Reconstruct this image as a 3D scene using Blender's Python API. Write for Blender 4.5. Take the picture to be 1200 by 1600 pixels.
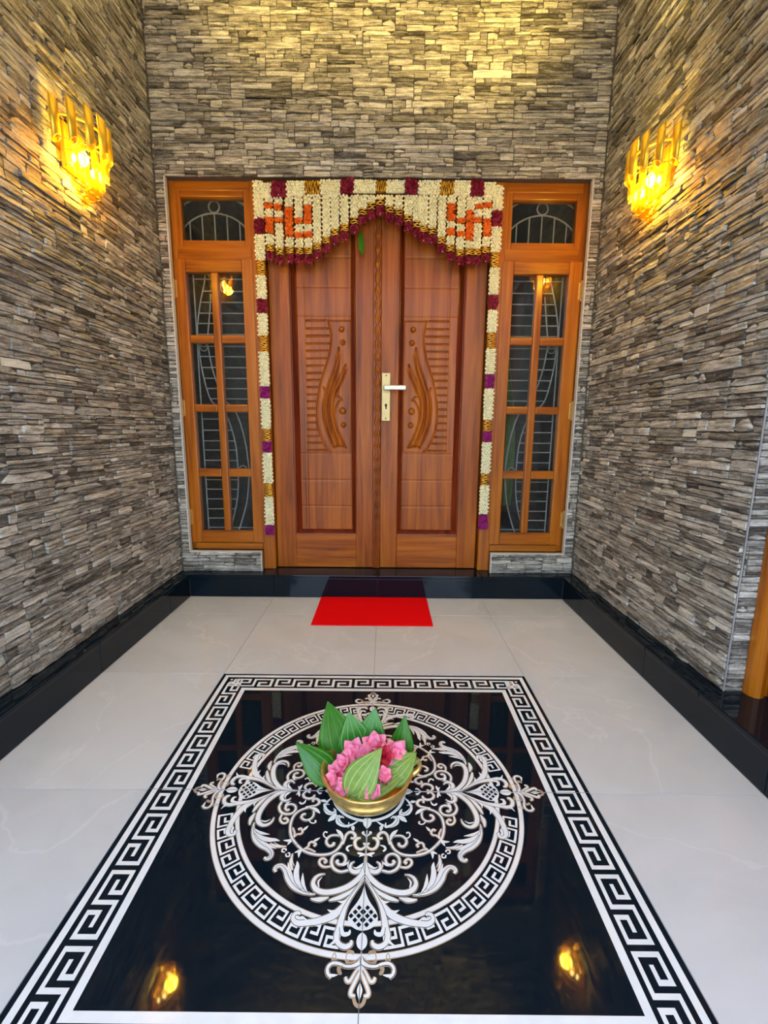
import bpy, bmesh, math, random
import numpy as np
from mathutils import Vector, Matrix

for _o in list(bpy.data.objects):
    bpy.data.objects.remove(_o)
SC = bpy.context.scene
COL = SC.collection

# ------------------------------------------------------------------ camera
F_PX, PITCH, YAW, ROLL = 718.61, 0.18, -0.0016, 0.0076
CAM = Vector((0.0374, -1.0929, 0.9703))
_cp, _sp, _cy, _sy = math.cos(PITCH), math.sin(PITCH), math.cos(YAW), math.sin(YAW)
FWD = Vector((_sy * _cp, _cy * _cp, -_sp))
_R = Vector((_cy, -_sy, 0))
_U = _R.cross(FWD)
RGT = _R * math.cos(ROLL) + _U * math.sin(ROLL)
UPV = _U * math.cos(ROLL) - _R * math.sin(ROLL)
cd = bpy.data.cameras.new('camera')
cd.sensor_fit = 'HORIZONTAL'
cd.sensor_width = 36.0
cd.lens = F_PX / 1200 * 36.0
cd.clip_start = 0.02
cam = bpy.data.objects.new('camera', cd)
COL.objects.link(cam)
cam.matrix_world = Matrix(((RGT.x, UPV.x, -FWD.x, CAM.x), (RGT.y, UPV.y, -FWD.y, CAM.y), (RGT.z, UPV.z, -FWD.z, CAM.z), (0, 0, 0, 1)))
SC.camera = cam

# ------------------------------------------------------------------ sky and exposure
world = bpy.data.worlds.new('world')
SC.world = world
world.use_nodes = True
_nt = world.node_tree
_bg = _nt.nodes['Background']
_sky = _nt.nodes.new('ShaderNodeTexSky')
_sky.sky_type = 'HOSEK_WILKIE'
_sky.turbidity = 5.0
_sky.ground_albedo = 0.4
_sky.sun_direction = Vector((0.3, 0.75, 0.6)).normalized()
_hs = _nt.nodes.new('ShaderNodeHueSaturation')     # hazy, nearly white daylight
_hs.inputs['Saturation'].default_value = 0.68
_nt.links.new(_sky.outputs[0], _hs.inputs['Color'])
_nt.links.new(_hs.outputs[0], _bg.inputs[0])
_bg.inputs[1].default_value = SKY_STRENGTH = 15.0
vs = SC.view_settings
vs.view_transform = 'Standard'
vs.look = 'None'
vs.gamma = 1.0
vs.use_curve_mapping = False
vs.exposure = 1.9
SC.cycles.use_denoising = True
SC.cycles.max_bounces = 10
SC.cycles.transparent_max_bounces = 24
SC.cycles.sample_clamp_indirect = 6.0
LAMP_W = 2.6
UP_W = 72.0


# ------------------------------------------------------------------ helpers
def lin(r, g, b):
    f = lambda c: c / 12.92 if c <= 0.04045 else ((c + 0.055) / 1.055) ** 2.4
    return (f(r / 255), f(g / 255), f(b / 255), 1.0)


def link(o, parent=None, kind=None):
    COL.objects.link(o)
    if parent is not None:
        o.parent = parent
    if kind:
        o['kind'] = kind
    return o


def worldloc(o):
    v = Vector((0, 0, 0))
    while o is not None:
        v += o.location
        o = o.parent
    return v


def mesh(name, verts, faces, mat, parent=None, kind=None, smooth=False, origin=None, uv=None, attr=None):
    """one mesh object; verts are in world space, origin is its own place (default: the parent's)"""
    me = bpy.data.meshes.new(name)
    base = worldloc(parent) if parent is not None else Vector((0, 0, 0))
    org = Vector(origin) if origin is not None else base
    V = np.asarray(verts, dtype=float) - np.array(org)
    me.from_pydata(V.tolist(), [], faces)
    me.materials.append(mat)
    if smooth:
        me.polygons.foreach_set('use_smooth', [True] * len(me.polygons))
    if uv is not None:
        lay = me.uv_layers.new(name='UVMap')
        idx = np.empty(len(me.loops), dtype=np.int32)
        me.loops.foreach_get('vertex_index', idx)
        lay.data.foreach_set('uv', np.asarray(uv, dtype=np.float32)[idx].ravel())
    if attr is not None:
        a = me.attributes.new('tint', 'FLOAT', 'POINT')
        a.data.foreach_set('value', np.asarray(attr, dtype=np.float32))
    o = bpy.data.objects.new(name, me)
    o.location = org - base
    return link(o, parent, kind)


def tag(o, label, cat=None, group=None, kind=None):
    o['label'] = label
    if cat:
        o['category'] = cat
    if group:
        o['group'] = group
    if kind:
        o['kind'] = kind
    return o


def empty(name, loc, label=None, cat=None, group=None, kind=None):
    o = bpy.data.objects.new(name, None)
    o.location = loc
    o.empty_display_size = 0.05
    COL.objects.link(o)
    if label:
        tag(o, label, cat, group, kind)
    elif kind:
        o['kind'] = kind
    return o


class MB:
    """collects shapes into one mesh"""
    def __init__(s):
        s.v, s.f = [], []

    def add(s, v, f):
        n = len(s.v)
        s.v += [tuple(p) for p in v]
        s.f += [tuple(i + n for i in q) for q in f]
        return s

    def box(s, x0, x1, y0, y1, z0, z1, c=0.0):
        if c <= 0:
            v = [(x, y, z) for x in (x0, x1) for y in (y0, y1) for z in (z0, z1)]
            f = [(0, 1, 3, 2), (4, 6, 7, 5), (0, 4, 5, 1), (2, 3, 7, 6), (0, 2, 6, 4), (1, 5, 7, 3)]
            return s.add(v, f)
        bm = bmesh.new()
        bmesh.ops.create_cube(bm, size=1.0)
        for q in bm.verts:
            q.co = Vector(((x0 + x1) / 2 + q.co.x * (x1 - x0), (y0 + y1) / 2 + q.co.y * (y1 - y0), (z0 + z1) / 2 + q.co.z * (z1 - z0)))
        bmesh.ops.bevel(bm, geom=list(bm.edges), offset=c, segments=2, profile=0.5, affect='EDGES')
        bm.verts.index_update()
        s.add([q.co[:] for q in bm.verts], [[q.index for q in p.verts] for p in bm.faces])
        bm.free()
        return s

    def tube(s, pts, r, n=8, cap=True):
        pts = [Vector(p) for p in pts]
        rr = r if isinstance(r, (list, tuple)) else [r] * len(pts)
        rings = []
        prev = None
        for i, p in enumerate(pts):
            d = (pts[min(i + 1, len(pts) - 1)] - pts[max(i - 1, 0)]).normalized()
            a = prev if prev is not None else (Vector((0, 0, 1)) if abs(d.z) < 0.9 else Vector((1, 0, 0)))
            a = (a - d * a.dot(d)).normalized()
            prev = a
            b = d.cross(a)
            rings.append([p + (a * math.cos(2 * math.pi * k / n) + b * math.sin(2 * math.pi * k / n)) * rr[i] for k in range(n)])
        v = [q for ring in rings for q in ring]
        f = []
        for i in range(len(pts) - 1):
            for k in range(n):
                k2 = (k + 1) % n
                f.append((i * n + k, i * n + k2, (i + 1) * n + k2, (i + 1) * n + k))
        if cap:
            f.append(tuple(range(n))[::-1])
            f.append(tuple((len(pts) - 1) * n + k for k in range(n)))
        return s.add(v, f)

    def lathe(s, prof, c, n=40):
        v = [(c[0] + r * math.cos(2 * math.pi * k / n), c[1] + r * math.sin(2 * math.pi * k / n), c[2] + z) for r, z in prof for k in range(n)]
        f = [(i * n + k, i * n + (k + 1) % n, (i + 1) * n + (k + 1) % n, (i + 1) * n + k) for i in range(len(prof) - 1) for k in range(n)]
        return s.add(v, f)

    def ball(s, c, r, n=8, m=5):
        r = r if isinstance(r, (tuple, list)) else (r, r, r)
        v = [(c[0], c[1], c[2] - r[2])]
        for j in range(1, m):
            t = -math.pi / 2 + math.pi * j / m
            v += [(c[0] + r[0] * math.cos(t) * math.cos(2 * math.pi * k / n), c[1] + r[1] * math.cos(t) * math.sin(2 * math.pi * k / n), c[2] + r[2] * math.sin(t)) for k in range(n)]
        v.append((c[0], c[1], c[2] + r[2]))
        f = [(0, 1 + (k + 1) % n, 1 + k) for k in range(n)]
        for j in range(m - 2):
            f += [(1 + j * n + k, 1 + j * n + (k + 1) % n, 1 + (j + 1) * n + (k + 1) % n, 1 + (j + 1) * n + k) for k in range(n)]
        b = 1 + (m - 2) * n
        f += [(b + k, b + (k + 1) % n, len(v) - 1) for k in range(n)]
        return s.add(v, f)

    def build(s, name, mat, parent=None, kind=None, smooth=False, origin=None):
        return mesh(name, s.v, s.f, mat, parent, kind, smooth, origin)


def bx(name, mat, parent, x0, x1, y0, y1, z0, z1, c=0.0, kind=None):
    return MB().box(x0, x1, y0, y1, z0, z1, c).build(name, mat, parent, kind)


# ------------------------------------------------------------------ materials
def new_mat(name):
    m = bpy.data.materials.new(name)
    m.use_nodes = True
    nt = m.node_tree
    return m, nt, nt.nodes['Principled BSDF']


def ramp(nt, stops):
    r = nt.nodes.new('ShaderNodeValToRGB')
    e = r.color_ramp.elements
    while len(e) < len(stops):
        e.new(0.5)
    for i, (p, c) in enumerate(stops):
        e[i].position = p
        e[i].color = c
    return r


def coords(nt, kind='Object', scale=(1, 1, 1), loc=(0, 0, 0)):
    tc = nt.nodes.new('ShaderNodeTexCoord')
    mp = nt.nodes.new('ShaderNodeMapping')
    mp.inputs['Scale'].default_value = scale
    mp.inputs['Location'].default_value = loc
    nt.links.new(tc.outputs[kind], mp.inputs[0])
    return mp.outputs[0]


def noise(nt, vec, scale, detail=4, rough=0.5, dist=0.0):
    n = nt.nodes.new('ShaderNodeTexNoise')
    n.inputs['Scale'].default_value = scale
    n.inputs['Detail'].default_value = detail
    n.inputs['Roughness'].default_value = rough
    n.inputs['Distortion'].default_value = dist
    nt.links.new(vec, n.inputs['Vector'])
    return n.outputs['Fac']


def bump(nt, b, h, strength, dist):
    n = nt.nodes.new('ShaderNodeBump')
    n.inputs['Strength'].default_value = strength
    n.inputs['Distance'].default_value = dist
    nt.links.new(h, n.inputs['Height'])
    nt.links.new(n.outputs[0], b.inputs['Normal'])


def plain(name, col, rough=0.5, metal=0.0, coat=0.0, spec=0.5, vary=0.12, nscale=30):
    """one colour with a slight procedural mottling"""
    m, nt, b = new_mat(name)
    v = noise(nt, coords(nt), nscale, 3)
    c0 = tuple(c * (1 - vary) for c in col[:3]) + (1,)
    c1 = tuple(min(1, c * (1 + vary)) for c in col[:3]) + (1,)
    r = ramp(nt, [(0.3, c0), (0.7, c1)])
    nt.links.new(v, r.inputs[0])
    nt.links.new(r.outputs[0], b.inputs['Base Color'])
    b.inputs['Roughness'].default_value = rough
    b.inputs['Metallic'].default_value = metal
    b.inputs['Coat Weight'].default_value = coat
    b.inputs['Coat Roughness'].default_value = 0.05
    b.inputs['Specular IOR Level'].default_value = spec
    return m


def wood(name, dark, mid, light, axis='z', rough=0.35, coat=0.35, off=0.0):
    m, nt, b = new_mat(name)
    sc = (14, 14, 0.8) if axis == 'z' else (0.8, 14, 14)
    v = coords(nt, 'Object', sc, (off, off * 2, off))
    n1 = noise(nt, v, 1.6, 6, 0.6, 0.6)
    v2 = coords(nt, 'Object', (110, 110, 3) if axis == 'z' else (3, 110, 110))
    n2 = noise(nt, v2, 1.5, 3, 0.6)
    mx = nt.nodes.new('ShaderNodeMath')
    mx.operation = 'MULTIPLY_ADD'
    nt.links.new(n2, mx.inputs[0])
    mx.inputs[1].default_value = 0.22
    nt.links.new(n1, mx.inputs[2])
    r = ramp(nt, [(0.38, dark), (0.58, mid), (0.82, light)])
    nt.links.new(mx.outputs[0], r.inputs[0])
    nt.links.new(r.outputs[0], b.inputs['Base Color'])
    b.inputs['Roughness'].default_value = rough
    b.inputs['Coat Weight'].default_value = coat
    b.inputs['Coat Roughness'].default_value = 0.18
    b.inputs['Specular IOR Level'].default_value = 0.3
    bump(nt, b, n2, 0.08, 0.002)
    return m


def stone_mat():
    m, nt, b = new_mat('split_stone')
    at = nt.nodes.new('ShaderNodeAttribute')
    at.attribute_name = 'tint'
    uvv = coords(nt, 'UV', (1, 1, 1))
    mp = nt.nodes.new('ShaderNodeMapping')
    mp.inputs['Scale'].default_value = (11, 95, 1)
    nt.links.new(uvv, mp.inputs[0])
    n1 = noise(nt, mp.outputs[0], 1.0, 6, 0.65, 0.5)
    n2 = noise(nt, uvv, 110, 5, 0.75)
    a = nt.nodes.new('ShaderNodeMath')
    a.operation = 'MULTIPLY_ADD'
    nt.links.new(n1, a.inputs[0])
    a.inputs[1].default_value = 1.7
    nt.links.new(at.outputs['Fac'], a.inputs[2])
    a2 = nt.nodes.new('ShaderNodeMath')
    a2.operation = 'MULTIPLY_ADD'
    nt.links.new(n2, a2.inputs[0])
    a2.inputs[1].default_value = 0.7
    nt.links.new(a.outputs[0], a2.inputs[2])
    r = ramp(nt, [(0.45, (0.038, 0.033, 0.028, 1)), (0.78, (0.22, 0.206, 0.18, 1)), (1.0, (0.49, 0.465, 0.41, 1)), (1.3, (0.80, 0.78, 0.71, 1))])
    sc = nt.nodes.new('ShaderNodeMath')
    sc.operation = 'MULTIPLY'
    sc.inputs[1].default_value = 0.52
    nt.links.new(a2.outputs[0], sc.inputs[0])
    for e, p in zip(r.color_ramp.elements, (0.48, 0.63, 0.76, 0.90)):
        e.position = p
    nt.links.new(sc.outputs[0], r.inputs[0])
    nt.links.new(r.outputs[0], b.inputs['Base Color'])
    b.inputs['Roughness'].default_value = 0.5
    b.inputs['Specular IOR Level'].default_value = 0.45
    bump(nt, b, n1, 0.7, 0.006)
    return m


def marble(name, base, vein, rough=0.06, shift=0.0, spec=0.5):
    m, nt, b = new_mat(name)
    v = coords(nt, 'Object', (1, 1, 1), (shift, shift * 0.7, 0))
    n1 = noise(nt, v, 3.0, 6, 0.6, 1.2)
    n2 = noise(nt, v, 14.0, 5, 0.6)
    r = ramp(nt, [(0.35, tuple(c * 0.93 for c in base[:3]) + (1,)), (0.62, base)])
    nt.links.new(n1, r.inputs[0])
    w = nt.nodes.new('ShaderNodeTexNoise')
    w.inputs['Scale'].default_value = 1.6
    w.inputs['Detail'].default_value = 7
    w.inputs['Distortion'].default_value = 0.8
    nt.links.new(v, w.inputs['Vector'])
    r2 = ramp(nt, [(0.492, (0, 0, 0, 1)), (0.5, (0.35, 0.35, 0.35, 1)), (0.508, (0, 0, 0, 1))])
    nt.links.new(w.outputs['Fac'], r2.inputs[0])
    mix = nt.nodes.new('ShaderNodeMix')
    mix.data_type = 'RGBA'
    nt.links.new(r2.outputs[0], mix.inputs[0])
    nt.links.new(r.outputs[0], mix.inputs[6])
    mix.inputs[7].default_value = vein
    nt.links.new(mix.outputs[2], b.inputs['Base Color'])
    b.inputs['Roughness'].default_value = rough
    b.inputs['Specular IOR Level'].default_value = spec
    return m


def glass_mat(name, tint, gloss):
    """clear sheet glass: lets light through, mirrors by Fresnel"""
    m = bpy.data.materials.new(name)
    m.use_nodes = True
    nt = m.node_tree
    nt.nodes.clear()
    out = nt.nodes.new('ShaderNodeOutputMaterial')
    tr = nt.nodes.new('ShaderNodeBsdfTransparent')
    tr.inputs[0].default_value = tint
    gl = nt.nodes.new('ShaderNodeBsdfGlossy')
    gl.inputs['Roughness'].default_value = gloss
    fr = nt.nodes.new('ShaderNodeFresnel')
    fr.inputs[0].default_value = 1.5
    mx = nt.nodes.new('ShaderNodeMixShader')
    nt.links.new(fr.outputs[0], mx.inputs[0])
    nt.links.new(tr.outputs[0], mx.inputs[1])
    nt.links.new(gl.outputs[0], mx.inputs[2])
    nt.links.new(mx.outputs[0], out.inputs[0])
    return m


def crystal_mat():
    m = bpy.data.materials.new('amber_crystal')
    m.use_nodes = True
    nt = m.node_tree
    nt.nodes.clear()
    out = nt.nodes.new('ShaderNodeOutputMaterial')
    tr = nt.nodes.new('ShaderNodeBsdfTransparent')
    tr.inputs[0].default_value = (1.0, 0.80, 0.36, 1)
    gl = nt.nodes.new('ShaderNodeBsdfGlossy')
    gl.inputs['Color'].default_value = (1.0, 0.82, 0.40, 1)
    gl.inputs['Roughness'].default_value = 0.12
    tl = nt.nodes.new('ShaderNodeBsdfTranslucent')
    tl.inputs[0].default_value = (1.0, 0.66, 0.10, 1)
    lw = nt.nodes.new('ShaderNodeLayerWeight')
    lw.inputs[0].default_value = 0.35
    m1 = nt.nodes.new('ShaderNodeMixShader')
    m1.inputs[0].default_value = 0.05
    nt.links.new(tr.outputs[0], m1.inputs[1])
    nt.links.new(tl.outputs[0], m1.inputs[2])
    m2 = nt.nodes.new('ShaderNodeMixShader')
    nt.links.new(lw.outputs['Facing'], m2.inputs[0])
    nt.links.new(m1.outputs[0], m2.inputs[1])
    nt.links.new(gl.outputs[0], m2.inputs[2])
    nt.links.new(m2.outputs[0], out.inputs[0])
    return m


def leaf_mat(name, body, vein, rough=0.35):
    """UV.x runs along the leaf, UV.y across it: veins fan out from the stem"""
    m, nt, b = new_mat(name)
    uvv = coords(nt, 'UV')
    sp = nt.nodes.new('ShaderNodeSeparateXYZ')
    nt.links.new(uvv, sp.inputs[0])
    w = nt.nodes.new('ShaderNodeMath')
    w.operation = 'PINGPONG'
    nt.links.new(sp.outputs['Y'], w.inputs[0])
    w.inputs[1].default_value = 0.085
    r = ramp(nt, [(0.0, (1, 1, 1, 1)), (0.10, (0, 0, 0, 1))])
    sc = nt.nodes.new('ShaderNodeMath')
    sc.operation = 'MULTIPLY'
    sc.inputs[1].default_value = 6.0
    nt.links.new(w.outputs[0], sc.inputs[0])
    nt.links.new(sc.outputs[0], r.inputs[0])
    n = noise(nt, uvv, 7, 4)
    rb = ramp(nt, [(0.3, tuple(c * 0.75 for c in body[:3]) + (1,)), (0.7, body)])
    nt.links.new(n, rb.inputs[0])
    mix = nt.nodes.new('ShaderNodeMix')
    mix.data_type = 'RGBA'
    nt.links.new(r.outputs[0], mix.inputs[0])
    nt.links.new(rb.outputs[0], mix.inputs[6])
    mix.inputs[7].default_value = vein
    nt.links.new(mix.outputs[2], b.inputs['Base Color'])
    b.inputs['Roughness'].default_value = rough
    inv = nt.nodes.new('ShaderNodeMath')
    inv.operation = 'SUBTRACT'
    inv.inputs[0].default_value = 1.0
    nt.links.new(r.outputs[0], inv.inputs[1])
    bump(nt, b, inv.outputs[0], 0.35, 0.002)
    return m


def petal_mat(name, base, tip):
    m, nt, b = new_mat(name)
    uvv = coords(nt, 'UV')
    sp = nt.nodes.new('ShaderNodeSeparateXYZ')
    nt.links.new(uvv, sp.inputs[0])
    n = noise(nt, coords(nt, 'UV', (2, 22, 1)), 2.0, 3)
    a = nt.nodes.new('ShaderNodeMath')
    a.operation = 'MULTIPLY_ADD'
    nt.links.new(n, a.inputs[0])
    a.inputs[1].default_value = 0.3
    nt.links.new(sp.outputs['X'], a.inputs[2])
    r = ramp(nt, [(0.25, base), (1.1, tip)])
    nt.links.new(a.outputs[0], r.inputs[0])
    nt.links.new(r.outputs[0], b.inputs['Base Color'])
    b.inputs['Roughness'].default_value = 0.5
    b.inputs['Subsurface Weight'].default_value = 0.15
    b.inputs['Subsurface Radius'].default_value = (0.01, 0.004, 0.005)
    return m


def emit_mat(name, col, s):
    m = bpy.data.materials.new(name)
    m.use_nodes = True
    nt = m.node_tree
    nt.nodes.clear()
    out = nt.nodes.new('ShaderNodeOutputMaterial')
    e = nt.nodes.new('ShaderNodeEmission')
    e.inputs[0].default_value = col
    e.inputs[1].default_value = s
    nt.links.new(e.outputs[0], out.inputs[0])
    return m


M_STONE = stone_mat()
M_BACK = plain('stone_bedding', (0.10, 0.085, 0.07, 1), 0.9)
M_CEMENT = plain('pale_cement', (0.62, 0.59, 0.54, 1), 0.85, nscale=60)
M_CEIL = plain('ceiling_paint', (0.75, 0.70, 0.62, 1), 0.8)
M_BLACK = marble('black_granite', (0.004, 0.010, 0.018, 1), (0.009, 0.013, 0.02, 1), 0.03, 0.0, 0.25)
M_GROUT = plain('grey_grout', (0.36, 0.36, 0.37, 1), 0.7)
M_GREYS = [marble('grey_marble_%s' % n, c, (0.86, 0.87, 0.88, 1), 0.06, s) for n, c, s in (('a', (0.70, 0.715, 0.72, 1), 0.0), ('b', (0.72, 0.73, 0.735, 1), 3.1), ('c', (0.69, 0.705, 0.715, 1), 7.7))]
M_WHITE = plain('white_inlay', (0.93, 0.945, 0.95, 1), 0.08, vary=0.04)
M_GOLDIN = plain('tan_inlay', (0.55, 0.40, 0.27, 1), 0.1)
M_TEAK_V = wood('teak_upright', lin(112, 52, 4), lin(166, 90, 10), lin(196, 118, 22), 'z')
M_TEAK_H = wood('teak_level', lin(112, 52, 4), lin(166, 90, 10), lin(196, 118, 22), 'x')
M_DOOR_V = wood('door_teak_upright', lin(94, 40, 1), lin(152, 75, 4), lin(184, 104, 16), 'z', 0.42, 0.10, 3.0)
M_DOOR_H = wood('door_teak_level', lin(102, 45, 1), lin(164, 82, 4), lin(190, 110, 16), 'x', 0.42, 0.10, 5.0)
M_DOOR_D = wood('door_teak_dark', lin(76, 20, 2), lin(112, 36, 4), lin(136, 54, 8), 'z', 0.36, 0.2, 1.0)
M_PANE = glass_mat('clear_pane', (0.92, 0.94, 0.93, 1), 0.0)
M_IRON = plain('painted_iron', (0.42, 0.42, 0.40, 1), 0.45)
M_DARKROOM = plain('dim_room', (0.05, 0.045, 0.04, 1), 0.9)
M_REFLECTION = plain('green_reflection', (0.10, 0.22, 0.10, 1), 0.85)  # colour of reflected greenery, put into a sheet behind the panes
M_BRASS = plain('hinge_brass', (0.85, 0.62, 0.22, 1), 0.28, 1.0)
M_HANDLE = plain('satin_gold', (0.46, 0.35, 0.17, 1), 0.45, 1.0, vary=0.04)
M_STEEL = plain('satin_nickel', (0.50, 0.46, 0.38, 1), 0.42, 1.0, vary=0.04)
M_HOLE = plain('keyhole_black', (0.01, 0.01, 0.01, 1), 0.6)
M_MAT = plain('red_felt', (0.96, 0.002, 0.004, 1), 0.95, vary=0.1, nscale=400, spec=0.1)
M_GOLD = plain('lamp_gold', (1.0, 0.62, 0.05, 1), 0.36, 0.7, vary=0.05)
M_CRYSTAL = crystal_mat()
M_BULB = emit_mat('lamp_filament', (1.0, 0.72, 0.20, 1), 18.0)
M_BUD = plain('jasmine_bud', (1.0, 0.92, 0.62, 1), 0.6, nscale=120, vary=0.1)
M_MAROON = plain('maroon_petals', (0.26, 0.004, 0.030, 1), 0.7, nscale=200, vary=0.5)
M_MAGENTA = plain('magenta_petals', (0.32, 0.008, 0.17, 1), 0.7, nscale=200, vary=0.45)
M_ORANGE = plain('orange_petals', (1.0, 0.17, 0.006, 1), 0.7, nscale=200, vary=0.3)
M_TINSEL = plain('gold_tinsel', (0.80, 0.46, 0.06, 1), 0.3, 0.85, nscale=200, vary=0.3)
M_THREAD = plain('dark_backing_net', (0.05, 0.02, 0.015, 1), 0.9)
M_SILVER = plain('silver_bead', (0.75, 0.72, 0.74, 1), 0.25, 0.9)
M_BOWL = plain('cast_brass', (0.84, 0.58, 0.20, 1), 0.34, 0.85, vary=0.2, nscale=40)
M_LEAF_D = leaf_mat('dark_leaf', lin(44, 116, 8), lin(96, 160, 44))
M_LEAF_B = leaf_mat('bright_leaf', lin(60, 136, 40), lin(140, 196, 110))
M_LEAF_P = leaf_mat('pale_leaf', lin(132, 164, 70), lin(190, 208, 130), 0.55)
M_PINK = petal_mat('pink_petal', lin(226, 36, 96), lin(252, 140, 172))
M_RED = petal_mat('red_petal', lin(150, 10, 30), lin(196, 28, 60))
M_GROUND = plain('concrete_ground', (0.35, 0.34, 0.32, 1), 0.9, nscale=5)
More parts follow.
